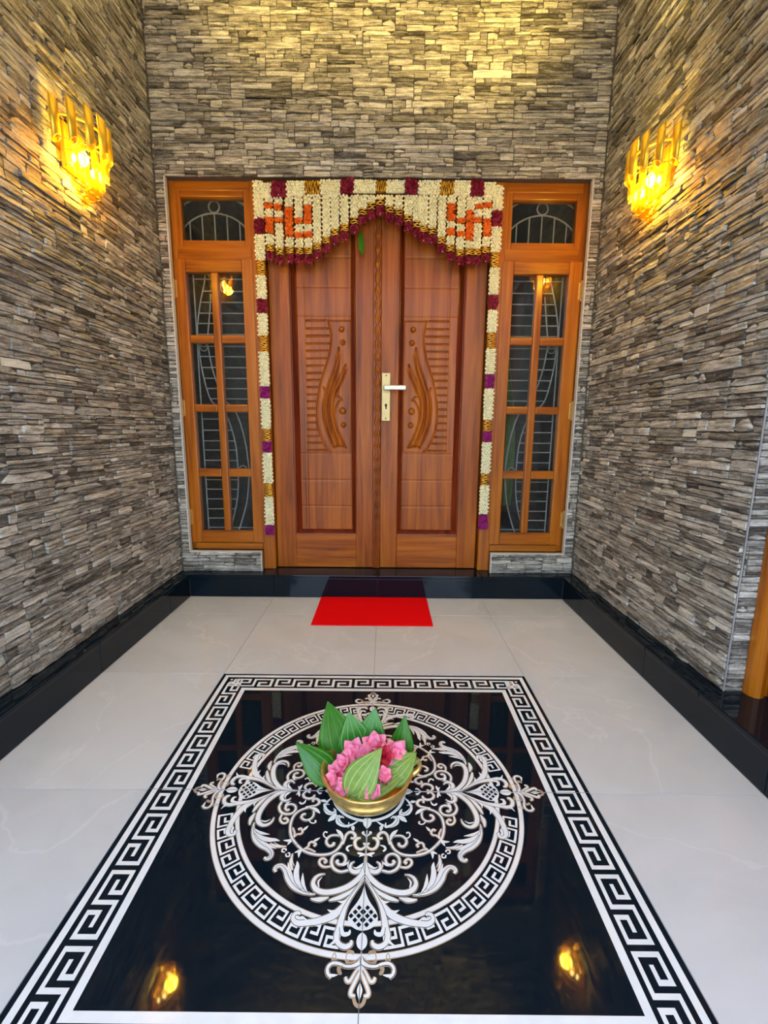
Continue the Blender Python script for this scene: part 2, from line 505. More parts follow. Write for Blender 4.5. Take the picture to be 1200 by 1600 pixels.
ORN_HALF=[[1,[[-0.1642,-0.1649,0.0053],[-0.147,-0.1791,0.0056],[-0.1255,-0.1877,0.006],[-0.1029,-0.1904,0.0065],[-0.0811,-0.1865,0.0065],[-0.0657,-0.174,0.0061],[-0.0574,-0.1548,0.0053],[-0.0608,-0.1423,0.0044],[-0.0729,-0.1379,0.0044],[-0.0866,-0.1394,0.0049],[-0.0948,-0.1487,0.0054],[-0.0946,-0.1591,0.0058],[-0.0868,-0.1672,0.0066],[-0.0781,-0.164,0.0076],[-0.0773,-0.1571,0.0063]]],[0,[[-0.0938,-0.1474,0.0034],[-0.1021,-0.1422,0.0037],[-0.1051,-0.1348,0.004],[-0.1015,-0.1288,0.0042],[-0.096,-0.1314,0.005]]],[0,[[-0.0755,-0.122,0.0015],[-0.0672,-0.1298,0.011],[-0.0598,-0.1404,0.0098],[-0.0562,-0.1548,0.0014]]],[1,[[-0.0555,-0.1625,0.0024],[-0.0523,-0.147,0.0039],[-0.0497,-0.1369,0.0044],[-0.0428,-0.1295,0.0055],[-0.0339,-0.1302,0.006],[-0.0277,-0.1388,0.0054],[-0.0309,-0.1462,0.0044],[-0.0387,-0.1447,0.0034]]],[0,[[-0.034,-0.1116,0.0015],[-0.0337,-0.1157,0.0081],[-0.0323,-0.1253,0.0013]]],[1,[[-0.0139,-0.1445,0.002],[-0.023,-0.1472,0.0063],[-0.0275,-0.1566,0.0067],[-0.0239,-0.1693,0.0061],[-0.0146,-0.1752,0.0052],[-0.0053,-0.1716,0.0038],[-0.0002,-0.1632,0.0019]]],[0,[[-0.0326,-0.1648,0.0024],[-0.0421,-0.168,0.0057],[-0.0452,-0.175,0.0056],[-0.0398,-0.1805,0.0047]]],[0,[[-0.0208,-0.1842,0.0012],[-0.0133,-0.1866,0.0083],[-0.0009,-0.1894,0.0051]]],[0,[[-0.0151,-0.1948,0.0011],[-0.0097,-0.1907,0.0051],[-0.0009,-0.1894,0.0028]]],[0,[[-0.0011,-0.1412,0.002],[-0.0056,-0.1359,0.0044],[-0.01,-0.1311,0.0069],[-0.0064,-0.1278,0.005]]],[1,[[0.0003,-0.1645,0.0019],[-0.0049,-0.161,0.0053],[-0.0078,-0.162,0.0014]]],[1,[[-0.0325,-0.2272,0.0031],[-0.0389,-0.2277,0.0053],[-0.0546,-0.2308,0.0065],[-0.07,-0.2235,0.0071],[-0.0772,-0.2092,0.0072],[-0.0746,-0.1937,0.0069],[-0.0633,-0.1866,0.0065],[-0.0508,-0.1904,0.006],[-0.0456,-0.2018,0.0059],[-0.05,-0.2118,0.0063],[-0.0593,-0.2137,0.0067],[-0.0652,-0.2072,0.0077],[-0.0613,-0.2029,0.0068]]],[1,[[-0.0774,-0.2185,0.0027],[-0.0934,-0.2198,0.004],[-0.1038,-0.2118,0.004],[-0.1038,-0.2024,0.0041],[-0.0959,-0.1995,0.0041],[-0.0893,-0.2065,0.0045],[-0.0945,-0.2103,0.0058]]],[0,[[-0.0527,-0.2171,0.0013],[-0.0465,-0.2136,0.0076],[-0.0373,-0.207,0.0011]]],[0,[[-0.0378,-0.2227,0.0031],[-0.0393,-0.2147,0.0027],[-0.0372,-0.2029,0.0009]]],[1,[[-0.0005,-0.2189,0.0035],[-0.011,-0.2284,0.0114],[-0.0237,-0.2312,0.0122],[-0.0334,-0.2245,0.0097],[-0.0325,-0.2123,0.0058],[-0.0247,-0.2059,0.0011]]],[0,[[-0.001,-0.2085,0.0058],[-0.0105,-0.2179,0.0089],[-0.021,-0.2226,0.0044],[-0.0277,-0.2192,0.0011]]],[1,[[-0.0002,-0.1918,0.0032],[-0.0004,-0.2131,0.0089],[-0.0064,-0.2359,0.0138],[-0.0172,-0.2503,0.014],[-0.0369,-0.2654,0.0145],[-0.0626,-0.275,0.0148],[-0.0848,-0.2773,0.0143],[-0.102,-0.2717,0.0136],[-0.1113,-0.2587,0.0105],[-0.1083,-0.2457,0.0086],[-0.0994,-0.2386,0.0052],[-0.0872,-0.2363,0.0011]]],[0,[[-0.0975,-0.267,0.0025],[-0.1003,-0.2543,0.0047],[-0.0934,-0.2438,0.0009]]],[1,[[-0.0045,-0.2523,0.0034],[-0.026,-0.2737,0.0082],[-0.0492,-0.2871,0.0113],[-0.0648,-0.2923,0.008],[-0.0735,-0.2949,0.001]]],[1,[[-0.1122,-0.2907,0.001],[-0.1029,-0.2926,0.008],[-0.0909,-0.2925,0.0124],[-0.0807,-0.29,0.0068],[-0.0734,-0.2873,0.001]]],[1,[[-0.1025,-0.2815,0.002],[-0.1148,-0.2812,0.0053],[-0.132,-0.2757,0.0123],[-0.1507,-0.2637,0.0193],[-0.1656,-0.2463,0.0206],[-0.1754,-0.2297,0.0163],[-0.188,-0.2184,0.0116],[-0.1981,-0.2197,0.0112],[-0.2014,-0.2266,0.0097],[-0.1976,-0.2329,0.0044]]],[0,[[-0.1216,-0.2766,0.0016],[-0.1297,-0.2652,0.0071],[-0.1347,-0.2536,0.0093],[-0.1376,-0.235,0.0009]]],[0,[[-0.1327,-0.2715,0.0029],[-0.1466,-0.2526,0.0132],[-0.1524,-0.2329,0.0144],[-0.1526,-0.2181,0.0103],[-0.1553,-0.2065,0.0009]]],[0,[[-0.1578,-0.2484,0.0043],[-0.1682,-0.2285,0.0075],[-0.1759,-0.2102,0.0009]]],[1,[[-0.1622,-0.2285,0.0018],[-0.1694,-0.2101,0.0059],[-0.1695,-0.1874,0.0009]]],[0,[[-0.1593,-0.2193,0.0013],[-0.1668,-0.2054,0.0023],[-0.171,-0.1911,0.0009]]],[0,[[-0.1813,-0.1863,0.0037],[-0.1766,-0.1875,0.0037],[-0.1762,-0.1948,0.0041],[-0.1829,-0.1948,0.0041],[-0.1849,-0.1883,0.0033]]],[0,[[-0.1765,-0.1488,0.002],[-0.1858,-0.1541,0.0083],[-0.1985,-0.1537,0.001]]],[0,[[-0.177,-0.1522,0.0019],[-0.1825,-0.1587,0.0068],[-0.186,-0.1659,0.001]]],[1,[[-0.1442,-0.1755,0.0024],[-0.1364,-0.1684,0.0029],[-0.1353,-0.1603,0.0034],[-0.1285,-0.1569,0.0039],[-0.1199,-0.1627,0.0038],[-0.1235,-0.1688,0.0047]]],[0,[[-0.126,-0.1555,0.0019],[-0.1201,-0.1516,0.0083],[-0.1118,-0.1455,0.001]]],[1,[[-0.1513,-0.1798,0.0023],[-0.1365,-0.1747,0.0028],[-0.1172,-0.1832,0.0014]]],[1,[[-0.0005,-0.2403,0.0034],[-0.0171,-0.2684,0.0054],[-0.0327,-0.292,0.0092],[-0.046,-0.3106,0.0148],[-0.0611,-0.3249,0.0183],[-0.0887,-0.3353,0.0162],[-0.113,-0.3391,0.0146],[-0.1302,-0.3393,0.0131],[-0.1402,-0.3321,0.0095],[-0.1392,-0.3228,0.0085],[-0.1319,-0.32,0.0085],[-0.127,-0.3231,0.0046]]],[0,[[-0.0328,-0.291,0.0028],[-0.0432,-0.2974,0.006],[-0.0543,-0.2967,0.0008]]],[0,[[-0.0487,-0.3126,0.0058],[-0.062,-0.3174,0.0077],[-0.0738,-0.3132,0.0008]]],[0,[[-0.1297,-0.332,0.0019],[-0.1226,-0.3283,0.0046],[-0.1098,-0.3355,0.0015]]],[1,[[-0.0013,-0.2491,0.0021],[-0.0215,-0.2787,0.0049],[-0.0356,-0.3057,0.0086],[-0.0427,-0.3294,0.0137],[-0.0453,-0.3475,0.0155],[-0.0498,-0.3623,0.0126],[-0.0447,-0.3758,0.0113],[-0.0314,-0.3815,0.0116],[-0.0214,-0.3768,0.0095],[-0.0199,-0.3697,0.0039]]],[0,[[-0.0421,-0.3457,0.0074],[-0.0377,-0.3588,0.0102],[-0.0265,-0.3582,0.0087],[-0.0242,-0.3512,0.0022]]],[0,[[-0.0477,-0.3615,0.0072],[-0.0538,-0.3734,0.006],[-0.0638,-0.3793,0.0009]]],[1,[[-0.0011,-0.3974,0.0017],[-0.0026,-0.4068,0.0084],[-0.0137,-0.4127,0.0067],[-0.0277,-0.4134,0.005],[-0.0404,-0.4094,0.0057],[-0.0525,-0.409,0.006],[-0.0598,-0.4152,0.006],[-0.0595,-0.4237,0.0069],[-0.0527,-0.4325,0.0019]]],[0,[[-0.0569,-0.4269,0.0033],[-0.0498,-0.4283,0.0055],[-0.0407,-0.4271,0.0013]]],[2,[[-0.0323,-0.4117,0.001],[-0.0397,-0.4163,0.003],[-0.0373,-0.423,0.0036],[-0.0343,-0.4223,0.0023]]],[2,[[-0.0056,-0.4006,0.0024],[-0.0123,-0.4076,0.002],[-0.0238,-0.4077,0.002],[-0.028,-0.3992,0.002],[-0.0243,-0.3904,0.0021],[-0.017,-0.3903,0.0021],[-0.0149,-0.3959,0.0017]]],[0,[[-0.0217,-0.4007,0.0051],[-0.0165,-0.3983,0.0058],[-0.0074,-0.3998,0.0024]]],[2,[[-0.0516,-0.4041,0.0017],[-0.0532,-0.3978,0.0021],[-0.0502,-0.3922,0.0021],[-0.047,-0.3977,0.0021],[-0.048,-0.4048,0.0017]]],[1,[[-0.003,-0.4145,0.003],[-0.0111,-0.4251,0.0036],[-0.0181,-0.4361,0.0048],[-0.0241,-0.4357,0.0048],[-0.0267,-0.4299,0.0032]]],[1,[[-0.0006,-0.4205,0.0016],[-0.0056,-0.4309,0.0055],[-0.0116,-0.4425,0.0054],[-0.0153,-0.451,0.0056],[-0.0149,-0.4566,0.0062],[-0.0072,-0.4586,0.0025]]],[2,[[-0.0101,-0.4599,0.0019],[-0.0066,-0.4687,0.0021],[-0.0001,-0.4732,0.0021]]],[0,[[-0.1009,-0.0462,0.002],[-0.1137,-0.0463,0.0081],[-0.1064,-0.0632,0.0086],[-0.0911,-0.0726,0.0072],[-0.0827,-0.0666,0.0046],[-0.0887,-0.0592,0.0033]]],[0,[[-0.0992,-0.0973,0.0016],[-0.0892,-0.0891,0.0166],[-0.0792,-0.0775,0.0052]]],[0,[[-0.0227,-0.0965,0.0025],[-0.0381,-0.1081,0.0075],[-0.0566,-0.1124,0.0087],[-0.0735,-0.104,0.0082],[-0.0778,-0.0911,0.0057],[-0.0734,-0.0818,0.0052],[-0.0651,-0.0874,0.0064]]],[0,[[-0.1256,-0.0337,0.0014],[-0.1176,-0.036,0.0075],[-0.1066,-0.0366,0.0027]]]]
ORN_AXIS=[[0,[[0.0,-0.2623,0.0008],[0.0,-0.2806,0.0102],[0.0,-0.2966,0.0258],[0.0,-0.3141,0.0508],[0.0,-0.3281,0.0603],[0.0,-0.3409,0.0525],[0.0,-0.3497,0.0276],[0.0,-0.3527,0.0037]]],[0,[[0.0,-0.3555,0.0011],[0.0,-0.3619,0.0155],[0.0,-0.3721,0.021],[0.0,-0.3812,0.0158],[0.0,-0.3878,0.001]]],[0,[[0.0,-0.1236,0.0035],[0.0,-0.1645,0.0029],[0.0,-0.1918,0.0037]]],[0,[[0.0,-0.0884,0.0157],[0.0,-0.0971,0.0217],[0.0,-0.1084,0.0179],[0.0,-0.1195,0.0015]]],[0,[[0.0,-0.1869,0.0014],[0.0,-0.2085,0.0076],[0.0,-0.2269,0.0039]]],[0,[[0.0,-0.3878,0.0017],[0.0,-0.4005,0.0044],[0.0,-0.416,0.0066],[0.0,-0.4265,0.0039]]],[0,[[0.0,-0.4381,0.0008],[0.0,-0.4495,0.0097],[0.0,-0.4578,0.0062],[0.0,-0.4646,0.0015],[0.0,-0.4805,0.0009]]]]
ORN_HOLES=[[-0.0086,-0.3093],[-0.016,-0.318],[-0.0013,-0.3175],[-0.0242,-0.3255],[-0.0087,-0.3254],[-0.0159,-0.3337],[-0.001,-0.3331],[-0.0078,-0.3422]]
STRANDS=[[-0.5752,2.1583,1.8293,[[2.1138,2.0848],[2.0451,1.965]]],[-0.5253,2.1586,1.8132,[[2.1062,2.0772],[2.0428,2.0161]]],[-0.4718,2.1589,1.819,[[2.0933,1.9495]]],[-0.4214,2.1592,1.8166,[[2.0407,2.0115],[1.9713,1.9444]]],[-0.374,2.1595,1.8169,[[2.1045,2.0144],[1.977,1.9474]]],[-0.3273,2.1598,1.8391,[]],[-0.2783,2.16,1.8695,[]],[-0.2336,2.1603,1.9078,[]],[-0.1833,2.1606,1.9297,[]],[-0.1332,2.1609,1.9624,[]],[-0.088,2.1612,2.0055,[]],[-0.0437,2.1614,2.0324,[]],[0.0011,2.1617,2.0513,[]],[0.0497,2.162,2.017,[]],[0.0966,2.1623,2.004,[]],[0.1468,2.1626,1.9749,[]],[0.1912,2.1629,1.9483,[]],[0.2287,2.1631,1.927,[]],[0.2742,2.1633,1.9164,[]],[0.3226,2.1636,1.8733,[]],[0.371,2.1639,1.8354,[[2.1142,2.0323],[1.9977,1.9629]]],[0.4221,2.1642,1.8138,[[2.0459,2.0193],[1.9819,1.9578]]],[0.4693,2.1645,1.8196,[[2.0832,1.9393]]],[0.5108,2.1647,1.8172,[[2.1124,2.0887],[2.0491,2.0225]]],[0.5577,2.165,1.8284,[[2.1206,2.0943],[2.0441,1.9587]]]]
TOPSEG=[["w",-0.5974,-0.557,2.1686],["m",-0.5568,-0.4817,2.1742],["w",-0.4815,-0.3863,2.1799],["g",-0.3862,-0.3083,2.1856],["w",-0.3083,-0.2015,2.1862],["m",-0.2015,-0.1352,2.1945],["w",-0.1352,-0.0199,2.1961],["g",-0.0199,0.0337,2.1982],["w",0.0336,0.1287,2.197],["m",0.1287,0.195,2.1934],["w",0.195,0.3103,2.1909],["g",0.3104,0.3795,2.1888],["w",0.3796,0.466,2.1867],["m",0.4661,0.5324,2.1845],["w",0.5326,0.5931,2.1807]]
SIDE_L=[["w",2.1947,2.0356],["m",2.0356,1.9654],["w",1.9623,1.8352],["g",1.8352,1.7629],["w",1.7629,1.6448],["m",1.6449,1.5737],["w",1.5737,1.459],["g",1.459,1.3759],["w",1.3759,1.1929],["m",1.1929,1.1309],["w",1.1274,0.9627],["g",0.9592,0.8951],["m",0.8915,0.834],["w",0.8304,0.6551],["g",0.6514,0.5808],["w",0.5771,0.4109],["m",0.4071,0.3534]]
SIDE_R=[["w",2.1843,2.0826],["m",2.0796,2.0068],["w",2.0068,1.8837],["g",1.8806,1.8119],["w",1.8088,1.6756],["m",1.6692,1.6015],["w",1.5983,1.484],["g",1.4807,1.4046],["w",1.4012,1.2667],["m",1.2599,1.1916],["w",1.1915,1.0214],["g",1.0179,0.9614],["m",0.9579,0.9009],["w",0.8973,0.72],["g",0.7163,0.6575],["w",0.6537,0.4855],["m",0.4817,0.398]]
CARVE={"scurve":[[-0.2846,1.5571],[-0.2714,1.5047],[-0.2693,1.4518],[-0.2786,1.3877],[-0.2963,1.3284],[-0.3199,1.2631],[-0.338,1.1973],[-0.3506,1.1309],[-0.3575,1.064],[-0.3558,1.0021],[-0.3453,0.9455],[-0.3259,0.8943],[-0.3033,0.8542],[-0.2862,0.8341]],"border":[[-0.2846,1.5571],[-0.1599,1.5579],[-0.164,0.8351],[-0.2862,0.8341]],"slots":[[[-0.4064,1.5573],[-0.3012,1.558]],[[-0.4068,1.5153],[-0.2879,1.5161]],[[-0.4071,1.4757],[-0.284,1.4766]],[[-0.4074,1.4349],[-0.2846,1.4357]],[[-0.4077,1.3959],[-0.2897,1.3967]],[[-0.408,1.3546],[-0.3004,1.3554]],[[-0.4082,1.3152],[-0.3145,1.3159]],[[-0.4085,1.275],[-0.3281,1.2756]],[[-0.4088,1.2363],[-0.3407,1.2368]],[[-0.409,1.1968],[-0.3516,1.1972]],[[-0.4093,1.1571],[-0.3615,1.1574]],[[-0.4096,1.1183],[-0.3668,1.1186]],[[-0.4098,1.0787],[-0.3687,1.079]],[[-0.4101,1.0395],[-0.3695,1.0398]],[[-0.4103,0.9989],[-0.3657,0.9992]],[[-0.4106,0.9592],[-0.3595,0.9596]],[[-0.4108,0.9205],[-0.3486,0.921]],[[-0.411,0.8821],[-0.3319,0.8827]],[[-0.4113,0.8401],[-0.3094,0.8409]]],"bosses":[[-0.2119,1.513,0.0105],[-0.2064,1.4427,0.0105],[-0.2102,1.0667,0.0135],[-0.2063,0.9874,0.0105]],"grooves":[[[-0.229,1.4148],[-0.2385,1.3612],[-0.2659,1.2853],[-0.2935,1.2086],[-0.3042,1.181]],[[-0.229,1.4148],[-0.2246,1.3505],[-0.2301,1.3073],[-0.2465,1.2528],[-0.2669,1.2033],[-0.2831,1.1425],[-0.2931,1.0812],[-0.2892,1.0308],[-0.2729,0.9631],[-0.2505,0.9006],[-0.2381,0.8633]],[[-0.3181,1.1975],[-0.31,1.17],[-0.3235,1.1089],[-0.3247,1.0418],[-0.3119,0.9742],[-0.2897,0.9117],[-0.2626,0.8574]],[[-0.1911,1.3238],[-0.2066,1.2857],[-0.2381,1.2419]],[[-0.1911,1.3238],[-0.1943,1.2695],[-0.2174,1.2202],[-0.2407,1.165]],[[-0.2593,1.1316],[-0.2448,1.1467],[-0.2278,1.1457],[-0.2137,1.1264],[-0.2251,1.1263],[-0.2437,1.0983],[-0.2556,1.0535],[-0.2505,0.9973],[-0.2316,0.9407],[-0.2089,0.8894],[-0.1929,0.8579]],[[-0.2626,0.8574],[-0.2393,0.8651],[-0.1929,0.8579]]],"ridges":[[[-0.2294,1.3773],[-0.246,1.2963],[-0.2752,1.2197],[-0.299,1.1424],[-0.306,1.0588],[-0.2956,0.9856],[-0.2735,0.9175],[-0.2537,0.8718]],[[-0.1952,1.2967],[-0.224,1.2365],[-0.2589,1.1648],[-0.2741,1.087],[-0.2693,1.0197],[-0.2499,0.9519],[-0.2217,0.8778]]]}


# ------------------------------------------------------------------ measures of the place
XL, XR = -1.160, 1.150          # stone faces of the side walls
RXL, RXR = -1.088, 1.072        # faces of the black risers
YB, YR = 1.520, 1.450           # stone face of the end wall, face of its riser
HS = 0.1334                     # ledge height
YO = -1.6                       # open front of the porch
ZC = 3.45                       # ceiling
OX0, OX1, OZ1, OZ0 = -1.102, 1.088, 2.226, 0.252   # opening in the end wall


def seen(p):
    d = Vector(p) - CAM
    z = d.dot(FWD)
    if z < 0.05:
        return None
    return 600 + F_PX * d.dot(RGT) / z, 800 - F_PX * d.dot(UPV) / z, z


# ------------------------------------------------------------------ stone cladding
def stone_geo(rng, u0, u1, v0, v1):
    """one split stone in wall coordinates (u along, v up, w out of the wall)"""
    g = 0.0009
    u0, u1, v0, v1 = u0 + g, u1 - g, v0 + g, v1 - g
    L, H = u1 - u0, v1 - v0
    nx = max(2, min(7, int(L / 0.022)))
    d = rng.choice((rng.uniform(0.003, 0.007), rng.uniform(0.006, 0.013)))
    tilt = rng.uniform(-0.5, 0.35) * H * 0.4
    slope = rng.uniform(-0.004, 0.004)
    rd = 0.5 if rng.random() < 0.12 else 0.05
    V, UV = [], []
    wav = [rng.uniform(-1, 1) for _ in range(nx + 1)]
    for i in range(nx + 1):
        s = i / nx
        e = min(s, 1 - s) * L
        sh = rd * H * max(0.0, 1 - e / (0.5 * H)) ** 2 if e < 0.5 * H else 0.0
        lo = v0 + 0.04 * H + sh * 0.3 + 0.04 * H * wav[i]
        hi = v1 - 0.06 * H - sh - 0.07 * H * wav[(i * 2) % (nx + 1)]
        mid = lo + (hi - lo) * rng.uniform(0.4, 0.7)
        uu = u0 + 0.0012 + (L - 0.0024) * s + (rng.uniform(-.25, .25) * L / nx if 0 < i < nx else 0)
        e2 = 0.85 if i in (0, nx) else 1.0
        for v, t in ((lo, -1), (mid, 0), (hi, 1)):
            w = max(0.0022, d + slope * (s - .5) * 2 + tilt * t + rng.uniform(-.0016, .0016)) * e2
            if t:
                w *= 0.86
            V.append((uu, v, w))
    n = (nx + 1) * 3
    F = []
    for i in range(nx):
        for j in range(2):
            a = i * 3 + j
            F.append((a, a + 3, a + 4, a + 1))
    ring = [i * 3 for i in range(nx + 1)] + [nx * 3 + 1, nx * 3 + 2] + [i * 3 + 2 for i in range(nx - 1, -1, -1)] + [1]
    for k, i in enumerate(ring):
        u, v, w = V[i]
        V.append((min(u1, max(u0, u + (u - (u0 + u1) / 2) * 0.012)), v + (0.04 * H if v > (v0 + v1) / 2 else -0.04 * H), -0.001))
    m = len(ring)
    for k in range(m):
        k2 = (k + 1) % m
        F.append((ring[k], n + k, n + k2, ring[k2]))
    return V, F


def lay_courses(rng, U0, U1, V0, V1, holes=()):
    """stones of the stacked cladding tiles, as rectangles"""
    out = []
    hc, Lb = 0.0975, 0.302
    offs = [0.0, 0.105, -0.02, 0.155, 0.01, 0.115]
    r = 0
    v = V0
    while v < V1 - 0.004:
        vt = min(v + hc, V1)
        if V1 - vt < 0.02:
            vt = V1
        u = U0 - (Lb - offs[r % 6]) % Lb
        while u < U1 - 0.004:
            a, b = max(u, U0), min(u + Lb, U1)
            if b - a > 0.006:
                k = rng.choice((3, 4, 5, 5, 6))
                hs = [rng.uniform(0.55, 1.6) for _ in range(k)]
                t = sum(hs)
                y = v
                for h in hs:
                    hh = h / t * (vt - v)
                    x = a
                    while x < b - 1e-6:
                        l = rng.choice((rng.uniform(0.03, 0.08), rng.uniform(0.06, 0.14), rng.uniform(0.1, 0.24)))
                        if b - (x + l) < 0.025:
                            l = b - x
                        out.append((x, min(b, x + l), y, y + hh))
                        x += l
                    y += hh
            u += Lb
        v = vt
        r += 1
    if holes:
        res = []
        for s in out:
            parts = [s]
            for (hu0, hu1, hv0, hv1) in holes:
                nxt = []
                for (a, b, c, d) in parts:
                    if b <= hu0 or a >= hu1 or d <= hv0 or c >= hv1:
                        nxt.append((a, b, c, d))
                        continue
                    if a < hu0: nxt.append((a, hu0, c, d))
                    if b > hu1: nxt.append((hu1, b, c, d))
                    aa, bb = max(a, hu0), min(b, hu1)
                    if c < hv0: nxt.append((aa, bb, c, hv0))
                    if d > hv1: nxt.append((aa, bb, hv1, d))
                parts = nxt
            res += parts
        out = [s for s in res if s[1] - s[0] > 0.006 and s[3] - s[2] > 0.004]
    return out


def clad(wall, rects, to_world, normal, seed, singles=300):
    rng = random.Random(seed)
    nrm = Vector(normal)
    scored = []
    for k, (a, b, c, d) in enumerate(rects):
        p = Vector(to_world((a + b) / 2, (c + d) / 2, 0.01))
        q = seen(p)
        s = 0.0
        if q and -5 < q[0] < 1205 and -5 < q[1] < 1605:
            dv = CAM - p
            s = (b - a) * (d - c) * abs(dv.normalized().dot(nrm)) / q[2] ** 2
        scored.append((s, k))
    top = set(k for s, k in sorted(scored, reverse=True)[:singles] if s > 0)
    VV, FF, UU, TT = [], [], [], []
    for k, (a, b, c, d) in enumerate(rects):
        V, F = stone_geo(rng, a, b, c, d)
        ou, ov = rng.uniform(0, 40), rng.uniform(0, 40)
        uv = [(p[0] + ou, p[1] + ov) for p in V]
        tint = rng.gauss(0.12, 0.13)
        W = [to_world(*p) for p in V]
        if k in top:
            mesh('stone', W, F, M_STONE, wall, uv=uv, attr=[tint] * len(V), origin=to_world((a + b) / 2, (c + d) / 2, 0))
        else:
            n = len(VV)
            VV += W
            FF += [tuple(i + n for i in f) for f in F]
            UU += uv
            TT += [tint] * len(V)
    mesh('stone_cladding', VV, FF, M_STONE, wall, 'stuff', uv=UU, attr=TT)


# ---- left wall
w = bx('wall_left', M_BACK, None, XL - 0.2, XL + 0.001, YO, YB + 0.2, -0.1, ZC, kind='structure')
tag(w, 'left stone-clad porch wall carrying the lit gold sconce', kind='structure')
clad(w, lay_courses(random.Random(11), -0.35, YB - 0.004, HS + 0.001, 3.3), lambda u, v, q: (XL + q, u, v), (1, 0, 0), 21)
# ---- right wall, ending at the side doorway
YD = 0.285
w = bx('wall_right', M_BACK, None, XR - 0.001, XR + 0.2, YD + 0.004, YB + 0.2, -0.1, ZC, kind='structure')
tag(w, 'right stone-clad porch wall ending at the side doorway', kind='structure')
clad(w, lay_courses(random.Random(12), YD + 0.004, YB - 0.004, HS + 0.001, 3.3), lambda u, v, q: (XR - q, u, v), (-1, 0, 0), 22)
# pale cut edge of the cladding at the corner of the doorway
ret = bx('wall_right_return', M_GROUT, None, XR - 0.003, XR + 0.001, YD - 0.002, YD + 0.003, HS, 2.3, 0.001, kind='structure')
ret.name = 'trim_5'
tag(ret, 'pale cement corner bead at the edge of the right wall', kind='structure')
rt = bx('wall_doorway', M_BACK, None, XR + 0.004, XR + 0.062, YD + 0.001, YD + 0.02, HS, 2.3, kind='structure')
tag(rt, 'narrow stone reveal beside the right-hand doorway', kind='structure')
clad(rt, lay_courses(random.Random(15), XR + 0.002, XR + 0.06, HS + 0.001, 2.3), lambda u, v, q: (u, YD + 0.002 - q * 0.6, v), (0, -1, 0), 25)
w = bx('wall_front', M_BACK, None, XR, XR + 0.2, YO, -0.75, -0.1, ZC, kind='structure')
tag(w, 'plain stretch of porch wall on the near side of the side doorway', kind='structure')
w = bx('wall_over_doorway', M_BACK, None, XR, XR + 0.2, -0.75, YD + 0.004, 2.3, ZC, kind='structure')
tag(w, 'stretch of porch wall above the side doorway', kind='structure')
# ---- end wall round the door frame
wb = MB()
wb.box(XL, XR, YB - 0.001, 1.70, OZ1 + 0.004, ZC)
wb.box(XL, OX0 - 0.004, YB - 0.001, 1.70, HS, OZ1 + 0.004)
wb.box(OX1 + 0.004, XR, YB - 0.001, 1.70, HS, OZ1 + 0.004)
wb.box(OX0 - 0.004, -0.690, YB - 0.001, 1.70, HS, OZ0 - 0.004)
wb.box(0.668, OX1 + 0.004, YB - 0.001, 1.70, HS, OZ0 - 0.004)
w = wb.build('wall_back', M_BACK, None, 'structure')
tag(w, 'stone-clad end wall around and above the wooden door frame', kind='structure')
rects = lay_courses(random.Random(13), XL + 0.012, XR - 0.012, HS + 0.001, 3.3, holes=((OX0, OX1, OZ0, OZ1), (-0.684, 0.662, 0.0, OZ1)))
clad(w, rects, lambda u, v, q: (u, YB - q, v), (0, -1, 0), 23)
# pale cement edge of the opening
t = MB()
t.box(OX0 - 0.004, OX0 + 0.004, YB - 0.006, YB + 0.022, OZ0 - 0.004, OZ1 + 0.004, 0.0015)
t.box(OX1 - 0.004, OX1 + 0.004, YB - 0.006, YB + 0.022, OZ0 - 0.004, OZ1 + 0.004, 0.0015)
t.box(OX0, -0.684, YB - 0.007, YB + 0.022, OZ0 - 0.006, OZ0 + 0.002, 0.0015)
t.box(0.662, OX1, YB - 0.007, YB + 0.022, OZ0 - 0.006, OZ0 + 0.002, 0.0015)
t.box(-0.690, -0.682, YB - 0.007, YB + 0.022, HS, OZ0, 0.0015)
t.box(0.660, 0.668, YB - 0.007, YB + 0.022, HS, OZ0, 0.0015)
tag(t.build('trim_1', M_CEMENT, None, 'structure'), 'pale cement edge lining the opening in the end wall', kind='structure')
tag(bx('added_shade_beam', M_BACK, None, XL - 0.2, XR + 0.2, YO, YO + 0.15, 2.65, ZC, kind='structure'), 'unseen beam added over the open front to keep daylight off the upper walls', kind='structure')  # out-of-view beam, added to block skylight from the upper walls
c = bx('ceiling', M_CEIL, None, XL - 0.2, XR + 0.2, YO, YB + 0.2, ZC, ZC + 0.15, kind='structure')
tag(c, 'painted slab over the porch', kind='structure')

# ------------------------------------------------------------------ floor, risers, ledges
fl = bx('floor', M_GROUT, None, -1.40, 1.40, YO, YB, -0.16, -0.0025, kind='structure')
tag(fl, 'polished grey tiled porch floor', kind='structure')
rng = random.Random(5)
xs = [RXL, -0.6, 0.0, 0.6, RXR]
ys = [YO, -1.2, -0.6, 0.0, 0.6, 1.2, YR]
for i in range(4):
    for j in range(6):
        if 1 <= i <= 2 and 2 <= j <= 3:
            continue
        g = 0.0009
        bx('floor_tile', M_GREYS[rng.randrange(3)], fl, xs[i] + g, xs[i + 1] - g, ys[j] + g, ys[j + 1] - g, -0.01, 0.0, 0.0006)


def riser_run(name, label, boxes, ledge):
    o = empty(name, boxes[0][:1] and (boxes[0][0], boxes[0][2], 0), label, kind='structure')
    for b in boxes:
        bx('riser_tile', M_BLACK, o, *b, 0.0012)
    for b in ledge:
        bx('ledge_slab', M_BLACK, o, *b, 0.003)
    return o


